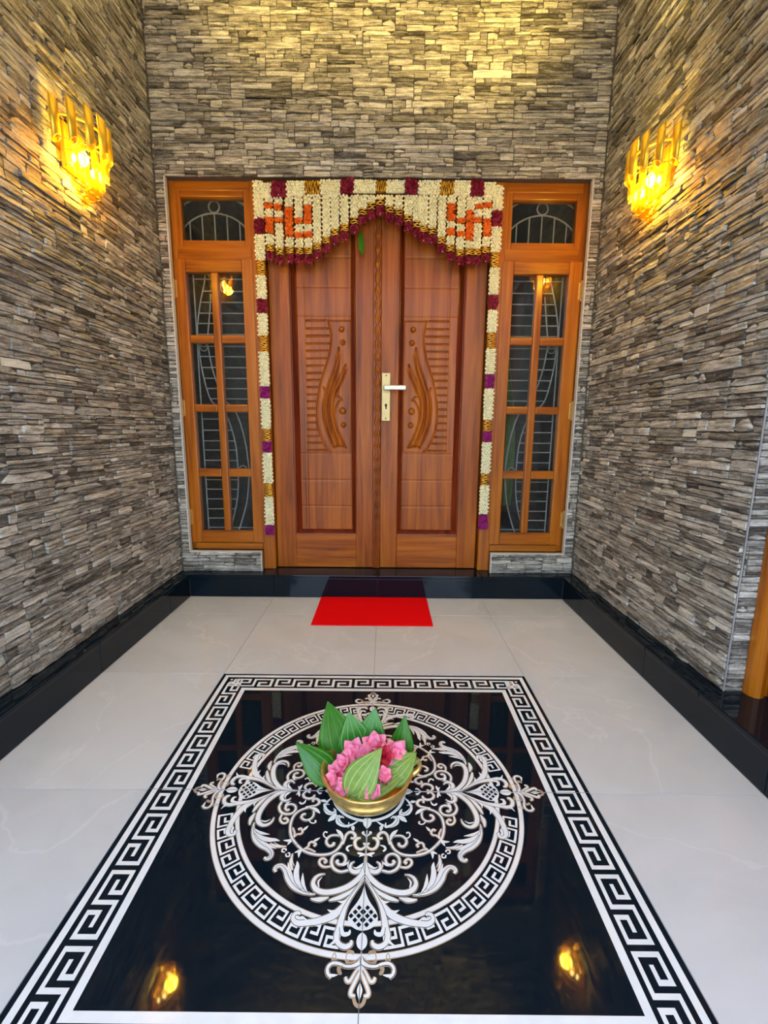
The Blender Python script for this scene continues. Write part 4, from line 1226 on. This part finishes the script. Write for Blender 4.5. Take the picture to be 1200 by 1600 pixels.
sdl = empty('door_3', (XR + 0.13, 0.2, HS), 'side door leaf in the right-hand doorway, mostly beyond the frame edge', kind='structure')
bx('stile', M_DOOR_V, sdl, XR + 0.115, XR + 0.155, 0.13, YD - 0.03, HS + 0.004, 2.22, 0.003)
bx('stile', M_DOOR_V, sdl, XR + 0.115, XR + 0.155, -0.69, -0.57, HS + 0.004, 2.22, 0.003)
bx('panel', M_DOOR_V, sdl, XR + 0.130, XR + 0.150, -0.57, 0.13, HS + 0.004, 2.22, 0.003)

# ------------------------------------------------------------------ red mat
rb = MB()
x0, x1, y0, y1, h = -0.327, 0.283, 1.060, 1.444, 0.007
rb.box(x0, x1, y0, y1, 0.0005, h, 0.0025)
m_ = rb.build('door_mat', M_MAT)
tag(m_, 'plain bright red door mat on the grey floor before the double door', 'mat')

# ------------------------------------------------------------------ flower garlands
GY0 = 1.535


def buds(rng, x0, x1, z0, z1, y, vertical=True, pitch=(0.0126, 0.0108), bulge=0.008):
    """closely threaded jasmine buds filling a band"""
    mb = MB()
    W, H = x1 - x0, z1 - z0
    mb.box(x0 + .002, x1 - .002, y - 0.0005, y + 0.003, z0, z1)
    nx = max(1, int(round(W / pitch[0])))
    nz = max(1, int(round(H / pitch[1])))
    for j in range(nz):
        for i in range(nx):
            s = (i + 0.5) / nx
            x = x0 + s * W + rng.uniform(-.002, .002) + (0.25 * W / nx if j % 2 else -0.25 * W / nx)
            z = z0 + (j + 0.5) / nz * H + rng.uniform(-.0015, .0015)
            yy = y - (bulge * math.sqrt(max(0, 1 - (2 * s - 1) ** 2)) if vertical else bulge * 0.7) + rng.uniform(-.0015, .0015)
            r = rng.uniform(0.0064, 0.0080)
            mb.ball((x, yy, z), (r * rng.uniform(.9, 1.1), r, r * rng.uniform(.75, 1.0)), 6, 4)
    return mb


def petals_block(rng, x0, x1, z0, z1, y, r=0.0075, n=None):
    """ragged bunch of soft petals"""
    mb = MB()
    n = n or max(8, int((x1 - x0) * (z1 - z0) / 3.4e-5))
    for k in range(n):
        c = Vector((rng.uniform(x0 + r * .6, x1 - r * .6), y - rng.uniform(0.002, 0.011), rng.uniform(z0 + r * .6, z1 - r * .6)))
        a = Vector((rng.gauss(0, 1), rng.gauss(-1.0, .5), rng.gauss(0, 1))).normalized()
        t = a.orthogonal().normalized()
        b_ = a.cross(t)
        q = rng.uniform(0, 6.28)
        u = t * math.cos(q) + b_ * math.sin(q)
        w = a.cross(u)
        L = r * rng.uniform(0.9, 1.5)
        v = [c - u * L, c + w * L * .7 + a * .002, c + u * L + a * .003, c - w * L * .7 + a * .002, c - a * 0.003]
        mb.add(v, [(0, 1, 2), (0, 2, 3), (0, 4, 1), (1, 4, 2), (2, 4, 3), (3, 4, 0)])
    return mb


def tinsel(rng, x0, x1, z0, z1, y, horizontal=True):
    """rows of crinkled gold ribbon"""
    mb = MB()
    n = max(2, int((z1 - z0 if horizontal else x1 - x0) / 0.0085))
    for k in range(n):
        t = (k + 0.5) / n
        ph = rng.uniform(0, 6.28)
        pts = []
        for s in np.linspace(0, 1, 9):
            wv = 0.0025 * math.sin(s * 9 + ph)
            d = y - 0.008 * math.sqrt(max(0.0, 1 - (2 * s - 1) ** 2)) - 0.002
            if horizontal:
                pts.append((x0 + s * (x1 - x0), d, z0 + t * (z1 - z0) + wv))
            else:
                pts.append((x0 + t * (x1 - x0) + wv, d, z0 + s * (z1 - z0)))
        mb.tube(pts, 0.0032, 5)
    return mb


rng = random.Random(77)
tor = empty('door_garland', (-0.01, GY0, 2.20), 'scalloped valance of jasmine strands with orange swastikas and maroon tassels above the door', 'garland')
zrow = 2.185
for k, (kd, x0, x1, z) in enumerate(TOPSEG):
    z0, z1 = z - 0.036, min(z + 0.034, 2.221)
    if k == 0:
        x0 = -0.612
    if kd == 'w':
        buds(rng, x0, x1, z0, z1, GY0 - 0.004, False).build('jasmine_band', M_BUD, tor, 'stuff', smooth=True)
    elif kd == 'm':
        petals_block(rng, x0 - 0.003, x1 + 0.003, z0 - 0.006, z1 + 0.006, GY0 - 0.006, 0.010).build('maroon_bunch', M_MAROON, tor, 'stuff')
    else:
        tinsel(rng, x0, x1, z0, z1, GY0 - 0.004, False).build('gold_tinsel', M_TINSEL, tor, 'stuff', smooth=True)
xsd = sorted(s[0] for s in STRANDS)
for k, (x, zt, zb, oranges) in enumerate(sorted(STRANDS)):
    hw = 0.0215
    zt = 2.152
    st_ = empty('strand', (x, GY0, zt))
    st_.parent = tor
    st_.location = Vector((x, GY0, zt)) - tor.location
    MB().box(x - hw * .8, x + hw * .8, GY0 + 0.001, GY0 + 0.004, zb + 0.04, zt).build('net', M_THREAD, st_)
    zm0, zm1 = zb, zb + 0.050
    petals_block(rng, x - hw, x + hw, zm0, zm1, GY0 - 0.002, 0.0085).build('maroon_tassel', M_MAROON, st_, 'stuff')
    MB().ball((x + rng.uniform(-.008, .008), GY0 - 0.013, zm0 + 0.010), (0.004, 0.004, 0.005), 8, 5).build('bead', M_SILVER, st_)
    zg1 = zm1 + 0.034
    tinsel(rng, x - hw, x + hw, zm1, zg1, GY0 - 0.001).build('gold_tinsel', M_TINSEL, st_, 'stuff', smooth=True)
    cuts = sorted([(min(a, c), max(a, c)) for a, c in oranges])
    z = zg1
    wb = MB()
    for a, c in cuts + [(zt, zt)]:
        if a - z > 0.004:
            q = buds(rng, x - hw, x + hw, z, a, GY0)
            wb.add(q.v, q.f)
        z = max(z, c)
    wb.build('jasmine_buds', M_BUD, st_, 'stuff', smooth=True)
    for a, c in cuts:
        petals_block(rng, x - hw - .001, x + hw + .001, a - .002, c + .002, GY0 - 0.001, 0.0075).build('orange_petals', M_ORANGE, st_, 'stuff')
# mango leaf hanging from the valance
lv_, lf = [], []
for j in range(9):
    t = j / 8
    wd = 0.016 * math.sin(math.pi * (0.08 + 0.9 * t)) ** 0.8
    for s in (-1, 0, 1):
        lv_.append((-0.103 + 0.010 * t + s * wd, GY0 + 0.012 - (0.006 if s == 0 else 0) , 1.985 - 0.118 * t))
for j in range(8):
    for i in range(2):
        a = j * 3 + i
        lf.append((a, a + 1, a + 4, a + 3))
ml = mesh('mango_leaf', lv_, lf, M_LEAF_D, tor, uv=[(i / len(lv_), 0.04) for i in range(len(lv_))])
ml['label'] = 'single green leaf hanging below the left half'


def side_garland(segs, xs_, label, seed):
    rng = random.Random(seed)
    o = empty('side_garland', (xs_[0], GY0, segs[-1][2]), label, 'garland', 'side garlands of the door')
    zt, zb = max(s[1] for s in segs), min(s[2] for s in segs)
    hw = 0.0265
    cx = lambda z: float(np.interp(z, [zb, zt], [xs_[1], xs_[0]]))
    MB().tube([(cx(zt), GY0 + 0.006, zt), (cx(zb), GY0 + 0.006, zb + .02)], 0.005, 6).build('cord', M_THREAD, o)
    for kd, z1, z0 in segs:
        x = cx((z0 + z1) / 2)
        if kd == 'w':
            buds(rng, x - hw, x + hw, z0, z1, GY0 - .002).build('jasmine_buds', M_BUD, o, 'stuff', smooth=True)
        elif kd == 'g':
            tinsel(rng, x - hw * .95, x + hw * .95, z0 - .004, z1 + .004, GY0 - .002).build('gold_tinsel', M_TINSEL, o, 'stuff', smooth=True)
        else:
            low = z1 < 1.5
            petals_block(rng, x - hw - .002, x + hw + .002, z0 - .004, z1 + .004, GY0 - .002, 0.0095).build('magenta_bunch' if low else 'maroon_bunch', M_MAGENTA if low else M_MAROON, o, 'stuff')
    return o


side_garland([s if i else [s[0], 2.215, s[2]] for i, s in enumerate(SIDE_L)], (-0.627, -0.632), 'long hanging garland of jasmine buds down the left side of the door', 78)
side_garland([s if i else [s[0], 2.200, s[2]] for i, s in enumerate(SIDE_R)], (0.608, 0.610), 'long hanging garland of jasmine buds down the right side of the door', 79)


# ------------------------------------------------------------------ wall sconces
def sconce(xw, sg, yc, label):
    """built against the wall plane x = xw, reaching out along sg"""
    o = empty('wall_sconce', (xw, yc, 1.90), label, 'wall lamp', 'gold sconces on the side walls')
    P = lambda d, y, z: (xw + sg * d, yc + y, z)
    R_, D_ = 0.112, 0.100
    m = MB()
    m.box(min(xw, xw + sg * 0.022), max(xw, xw + sg * 0.022), yc - 0.06, yc + 0.06, 1.90, 2.05, 0.004)
    m.build('backplate', M_GOLD, o)
    ringp = [P(0.024 + D_ * math.sin(t) * .9, -R_ * math.cos(t) * .9, 2.045) for t in np.linspace(0, math.pi, 19)]
    MB().tube(ringp, 0.0045, 8).build('ring', M_GOLD, o)
    MB().tube([P(0.0, 0, 2.0), P(0.05, 0, 2.0), P(0.055, -0.012, 1.975)], 0.008, 10).build('lamp_arm', M_GOLD, o)
    for k in range(7):
        t = math.pi * k / 6
        d, y = 0.026 + D_ * math.sin(t), -R_ * math.cos(t)
        r = 0.0142
        n = 14
        V = []
        # bamboo-cut ends: top and bottom edges slope
        for (zz, sl, rr) in ((1.962, 0.016, r), (2.092, 0.014, r), (2.092, 0.014, r * .86), (1.962, 0.016, r * .86)):
            for i in range(n):
                a = 2 * math.pi * i / n
                c_ = math.cos(a - (math.pi / 2 - t) * 1.0)
                V.append(P(d + rr * math.cos(a) * 1.0, y + rr * math.sin(a), zz - sl * math.cos(a) * (1 if zz > 2 else -0.7)))
        F = []
        for a_ in range(4):
            b_ = (a_ + 1) % 4
            for i in range(n):
                i2 = (i + 1) % n
                F.append((a_ * n + i, a_ * n + i2, b_ * n + i2, b_ * n + i))
        mesh('gold_tube', V, F, M_GOLD, o, smooth=True)
    # crystal tiers: hexagonal bars hung in rings that step in and down
    for (cnt, rr, dd, zt, ln) in ((9, 0.104, 0.094, 1.968, 0.070), (8, 0.085, 0.076, 1.942, 0.080), (6, 0.062, 0.058, 1.905, 0.072), (4, 0.036, 0.038, 1.866, 0.050), (2, 0.012, 0.020, 1.832, 0.040)):
        for k in range(cnt):
            t = math.pi * (k + (0.0 if cnt == 9 else 0.5)) / (cnt - 1 if cnt == 9 else cnt)
            d, y = 0.022 + dd * math.sin(t), -rr * math.cos(t)
            cr = MB()
            n, r = 6, 0.0078
            V = []
            for zz, q in ((zt, 0.55), (zt - 0.006, 1), (zt - ln + 0.004, 1), (zt - ln, 0.7)):
                V += [P(d + r * q * math.cos(2 * math.pi * i / n), y + r * q * math.sin(2 * math.pi * i / n), zz) for i in range(n)]
            F = [(a * n + i, a * n + (i + 1) % n, (a + 1) * n + (i + 1) % n, (a + 1) * n + i) for a in range(3) for i in range(n)]
            F += [tuple(range(n))[::-1], tuple(range(3 * n, 4 * n))]
            cr.add(V, F).build('crystal_bar', M_CRYSTAL, o)
        MB().tube([P(0.022 + dd * math.sin(t), -rr * math.cos(t), zt + 0.001) for t in np.linspace(0, math.pi, 13)], 0.0022, 6).build('tier_ring', M_GOLD, o)
    bm = MB()
    bm.ball(P(0.055, -0.012, 1.948), (0.017, 0.017, 0.024), 14, 9)
    bm.build('bulb', M_BULB, o, smooth=True)
    for y in (-0.055, 0.055):
        b2 = MB()
        b2.ball(P(0.045, y, 1.930), (0.008, 0.008, 0.014), 10, 7)
        b2.build('bulb', M_BULB, o, smooth=True)
    ld = bpy.data.lights.new('lamp_light', 'POINT')
    ld.energy = LAMP_W
    ld.color = (1.0, 0.70, 0.05)
    ld.shadow_soft_size = 0.03
    lo = bpy.data.objects.new('lamp_light', ld)
    lo.parent = o
    lo.location = Vector(P(0.085, 0, 1.905)) - o.location
    COL.objects.link(lo)
    ud = bpy.data.lights.new('uplight', 'SPOT')
    ud.energy = UP_W
    ud.color = (1.0, 0.68, 0.11)
    ud.spot_size = math.radians(95)
    ud.spot_blend = 1.0
    ud.shadow_soft_size = 0.02
    uo = bpy.data.objects.new('uplight', ud)
    uo.parent = o
    uo.location = Vector(P(0.085, 0, 2.06)) - o.location
    uo.rotation_euler = Vector((-sg * 0.66, 0, -1)).to_track_quat('Z', 'Y').to_euler()
    COL.objects.link(uo)
    return o


sconce(XL + 0.012, 1, 0.835, 'gold tube wall lamp with amber crystals lit on the left stone wall')
sconce(XR - 0.012, -1, 0.955, 'gold tube wall lamp with amber crystals lit on the right stone wall')

# ------------------------------------------------------------------ brass bowl
bw = empty('brass_bowl', (-0.004, 0.0, 0.0012), 'round brass bowl with loop handles holding leaves and pink blooms on the floor medallion', 'bowl')
cx, cy, cz = -0.004, 0.0, 0.0012
prof = [(0.0, 0.0), (0.068, 0.0), (0.088, 0.006), (0.102, 0.017), (0.1095, 0.030), (0.111, 0.040), (0.1065, 0.0435), (0.1085, 0.047), (0.113, 0.054), (0.121, 0.066), (0.1245, 0.073), (0.1235, 0.0765), (0.119, 0.076), (0.112, 0.066), (0.103, 0.048), (0.090, 0.026), (0.060, 0.012), (0.0, 0.010)]
MB().lathe(prof, (cx, cy, cz), 64).build('body', M_BOWL, bw, smooth=True)
for a0 in (math.radians(14), math.radians(158)):
    hm = MB()
    ca, sa = math.cos(a0), math.sin(a0)
    pts = []
    for t in np.linspace(-0.35 * math.pi, 1.15 * math.pi, 22):
        rr = 0.128 + 0.020 * math.sin(t) * 1.0
        pts.append((cx + ca * (0.118 + 0.030 * max(0, math.sin(t))) - sa * 0.0, cy + sa * (0.118 + 0.030 * max(0, math.sin(t))), cz + 0.052 + 0.024 * math.cos(t)))
    hm.tube(pts, [0.0062 + 0.004 * abs(math.cos(i / 21 * math.pi)) for i in range(22)], 10)
    hm.build('handle', M_BOWL, bw, smooth=True)


# ------------------------------------------------------------------ leaves and blooms in the bowl
def leaf(base, tip, width, nrm, bend, fold, mat, label, twist=0.0, stem=True):
    b, t = Vector(base), Vector(tip)
    l = t - b
    L = l.length
    lh = l.normalized()
    n = Vector(nrm)
    n = (n - lh * n.dot(lh)).normalized()
    w = lh.cross(n)
    ns, nt_ = 18, 10
    V, F, UV = [], [], []
    for i in range(ns + 1):
        s = i / ns
        prof = (math.sin(math.pi * s ** 0.60)) ** 0.85 * (1 - 0.30 * s ** 2) if 0 < s < 1 else 0.0
        prof = max(prof, 0.012)
        tw = twist * s
        for j in range(nt_ + 1):
            u = j / nt_ * 2 - 1
            off = u * width / 2 * prof
            ww = w * math.cos(tw) + n * math.sin(tw)
            nn = n * math.cos(tw) - w * math.sin(tw)
            back = 0.10 * L * (abs(u) ** 1.5) * max(0.0, 1 - s * 4)
            rip = 0.0010 * math.cos(u * 6 * math.pi) * prof
            p = b + lh * (s * L - back) + ww * off + nn * (bend * 4 * s * (1 - s) * L + fold * abs(u) * width / 2 * prof + rip)
            V.append(p[:])
            UV.append((s, u * 0.42))
    for i in range(ns):
        for j in range(nt_):
            a = i * (nt_ + 1) + j
            F.append((a, a + 1, a + nt_ + 2, a + nt_ + 1))
    o = mesh('betel_leaf', V, F, mat, smooth=True, uv=UV, origin=base)
    sm = o.modifiers.new('thick', 'SOLIDIFY')
    sm.thickness = 0.0006
    tag(o, label, 'leaf', 'leaves in the brass bowl')
    if stem:
        MB().tube([b - lh * 0.03 - n * .004, b - lh * 0.012, b + lh * 0.01], [0.0013, 0.0015, 0.0010], 6).build('stem', M_LEAF_P, o, smooth=True)
    return o


leaf((-0.098, 0.000, 0.040), (-0.202, 0.035, 0.121), 0.085, (0.45, -0.75, 0.5), 0.05, -0.12, M_LEAF_D, 'dark green leaf pointing left over the rim of the brass bowl')
leaf((-0.072, 0.060, 0.050), (-0.120, 0.092, 0.208), 0.120, (0.15, -1.0, 0.25), -0.06, 0.10, M_LEAF_D, 'tallest dark green leaf standing at the back left of the bowl')
leaf((-0.030, 0.070, 0.055), (-0.062, 0.100, 0.172), 0.105, (0.1, -1.0, 0.3), 0.05, 0.06, M_LEAF_B, 'glossy mid green leaf standing right of the tallest leaf')
leaf((-0.008, 0.065, 0.060), (0.016, 0.108, 0.180), 0.100, (-0.1, -1.0, 0.3), 0.06, -0.10, M_LEAF_B, 'bluish green leaf standing at the back middle of the bowl')
leaf((0.020, 0.060, 0.070), (0.022, 0.075, 0.140), 0.055, (0.0, -1.0, 0.3), 0.04, -0.1, M_LEAF_D, 'small dark green leaf behind the topmost pink bloom')
leaf((0.086, 0.055, 0.055), (0.100, 0.095, 0.166), 0.070, (-0.15, -1.0, 0.2), 0.05, -0.22, M_LEAF_D, 'dark green folded leaf standing at the back right of the bowl')
leaf((-0.042, -0.084, 0.066), (0.036, -0.034, 0.160), 0.090, (-0.25, -0.85, 0.55), 0.10, -0.10, M_LEAF_P, 'large pale ribbed leaf lying across the front of the bowl', stem=False)
leaf((0.050, -0.034, 0.068), (0.130, 0.026, 0.100), 0.082, (-0.25, -0.75, 0.6), 0.06, -0.05, M_LEAF_P, 'broad pale green leaf at the right rim of the bowl', stem=False)
leaf((-0.010, -0.098, 0.074), (0.140, 0.020, 0.084), 0.052, (0.10, -0.60, 0.75), -0.03, 0.12, M_LEAF_P, 'long narrow leaf along the front right rim of the bowl', stem=False)


def petal_mesh():
    V, UV, F = [], [], []
    ns, nt_ = 7, 4
    for i in range(ns + 1):
        s = i / ns
        w = 0.44 * (math.sin(math.pi * (0.08 + 0.915 * s ** 0.72))) ** 0.8
        for j in range(nt_ + 1):
            u = j / nt_ * 2 - 1
            V.append((u * w, -0.30 * math.sin(math.pi * s * .85) + 0.22 * u * u * w, s))
            UV.append((s, u))
    for i in range(ns):
        for j in range(nt_):
            a = i * (nt_ + 1) + j
            F.append((a, a + 1, a + nt_ + 2, a + nt_ + 1))
    me = bpy.data.meshes.new('petal')
    me.from_pydata(V, [], F)
    me.polygons.foreach_set('use_smooth', [True] * len(me.polygons))
    lay = me.uv_layers.new(name='UVMap')
    idx = np.empty(len(me.loops), dtype=np.int32)
    me.loops.foreach_get('vertex_index', idx)
    lay.data.foreach_set('uv', np.asarray(UV, dtype=np.float32)[idx].ravel())
    return me


PM = petal_mesh()
PM.materials.append(M_PINK)
PMR = PM.copy()
PMR.materials.clear()
PMR.materials.append(M_RED)


def bloom(c, r, d, seed, label, me=PM, openness=0.62):
    rng = random.Random(seed)
    o = empty('pink_bloom' if me is PM else 'red_bloom', c, label, 'flower', 'blooms in the brass bowl')
    q = Vector(d).normalized().to_track_quat('Z', 'Y')
    o.rotation_mode = 'QUATERNION'
    o.rotation_quaternion = q
    for ring_, (n, tl, s) in enumerate(((4, openness * 0.35, 0.9), (5, openness * 0.9, 1.08), (6, openness * 1.55, 1.1))):
        for k in range(n):
            p = bpy.data.objects.new('petal', me)
            a = 2 * math.pi * (k + 0.5 * ring_) / n + rng.uniform(-.2, .2)
            M = Matrix.Rotation(a, 4, 'Z') @ Matrix.Rotation(-(tl + rng.uniform(-.12, .12)), 4, 'X') @ Matrix.Translation((0, 0.12 * r, 0)) @ Matrix.Scale(r * s * rng.uniform(.9, 1.1), 4)
            p.matrix_local = Matrix.Translation((0, 0, -0.45 * r)) @ M
            p.parent = o
            COL.objects.link(p)
    return o


bloom((-0.042, 0.018, 0.103), 0.0440, (-0.2, -0.6, 0.75), 1, 'pink bloom at the back left, right of the tall leaf')
bloom((-0.066, -0.006, 0.088), 0.0396, (-0.4, -0.6, 0.6), 2, 'pink bloom at the left, below the back left bloom')
bloom((-0.084, -0.028, 0.070), 0.0352, (-0.5, -0.7, 0.4), 3, 'lowest pink bloom by the left rim of the bowl')
bloom((0.014, 0.032, 0.116), 0.0462, (0.0, -0.5, 0.85), 4, 'topmost pink bloom in the middle of the bowl')
bloom((-0.012, 0.010, 0.104), 0.0396, (0.0, -0.7, 0.7), 5, 'pink bloom just behind the large pale leaf')
bloom((0.070, 0.022, 0.100), 0.0440, (0.3, -0.6, 0.7), 6, 'pink bloom before the folded leaf at the back right')
bloom((0.040, -0.045, 0.085), 0.0462, (0.1, -0.6, 0.8), 7, 'pink bud between the large pale leaf and the right leaf', openness=0.28)
bloom((0.012, -0.076, 0.070), 0.0396, (0.1, -0.8, 0.5), 8, 'lowest pink bloom by the front rim of the bowl', openness=0.35)
bloom((-0.058, -0.060, 0.066), 0.0374, (-0.3, -0.8, 0.5), 10, 'pink bloom at the left edge of the large pale leaf')
bloom((0.038, 0.004, 0.108), 0.0396, (0.1, -0.6, 0.8), 9, 'dark red bloom right of the large pale leaf tip', PMR)

# ------------------------------------------------------------------ ground outside the porch
tag(bx('ground_outside', M_GROUND, None, -30, 30, -40, YO - 0.002, -0.5, -0.35, kind='structure'), 'paved yard in front of the porch', kind='structure')


# ------------------------------------------------------------------ wall and trees added behind the viewer to keep the window reflections dark
M_BARK = plain('bark', (0.12, 0.08, 0.05, 1), 0.9)
M_FOL = plain('foliage', (0.06, 0.13, 0.03, 1), 0.7, vary=0.5, nscale=2)
tag(bx('added_yard_wall', plain('yard_plaster', (0.50, 0.45, 0.40, 1), 0.9, nscale=3), None, -16, 16, -8.2, -8.0, -0.35, 1.2, kind='structure'), 'unseen plastered wall added behind the viewer to darken the reflections', kind='structure')
rng = random.Random(404)
for k, (x, y, h, r) in enumerate(((-9.0, -10.5, 5.2, 2.1), (-4.4, -9.8, 4.6, 2.0), (-0.1, -10.8, 4.4, 2.0), (4.4, -10.4, 5.0, 2.1), (9.0, -9.9, 5.4, 2.2))):
    o = empty('added_tree', (x, y, -0.35), ('farthest left of the leafy trees added to darken the reflections', 'second from left of the leafy trees added to darken the reflections', 'lowest of the leafy trees added to darken the reflections, straight across from the door', 'second from right of the leafy trees added to darken the reflections', 'farthest right of the leafy trees added to darken the reflections')[k], 'added_tree', 'unseen trees added to darken the reflections')
    MB().tube([(x, y, -0.35), (x + .1, y, 1.2), (x, y + .1, h * .6)], [0.16, 0.12, 0.07], 8).build('trunk', M_BARK, o)
    fm = MB()
    for q in range(2600):
        d = Vector((rng.gauss(0, 1), rng.gauss(0, 1), rng.gauss(0, 1))).normalized() * (rng.random() ** 0.4)
        c = Vector((x, y, h * .62)) + Vector((d.x * r, d.y * r, d.z * h * .45))
        a = Vector((rng.gauss(0, 1), rng.gauss(0, 1), rng.gauss(0, 1))).normalized()
        t = a.orthogonal().normalized()
        w = a.cross(t)
        fm.add([c + t * .16, c + w * .08, c - t * .16, c - w * .08], [(0, 1, 2, 3)])
    fm.build('foliage', M_FOL, o, 'stuff')
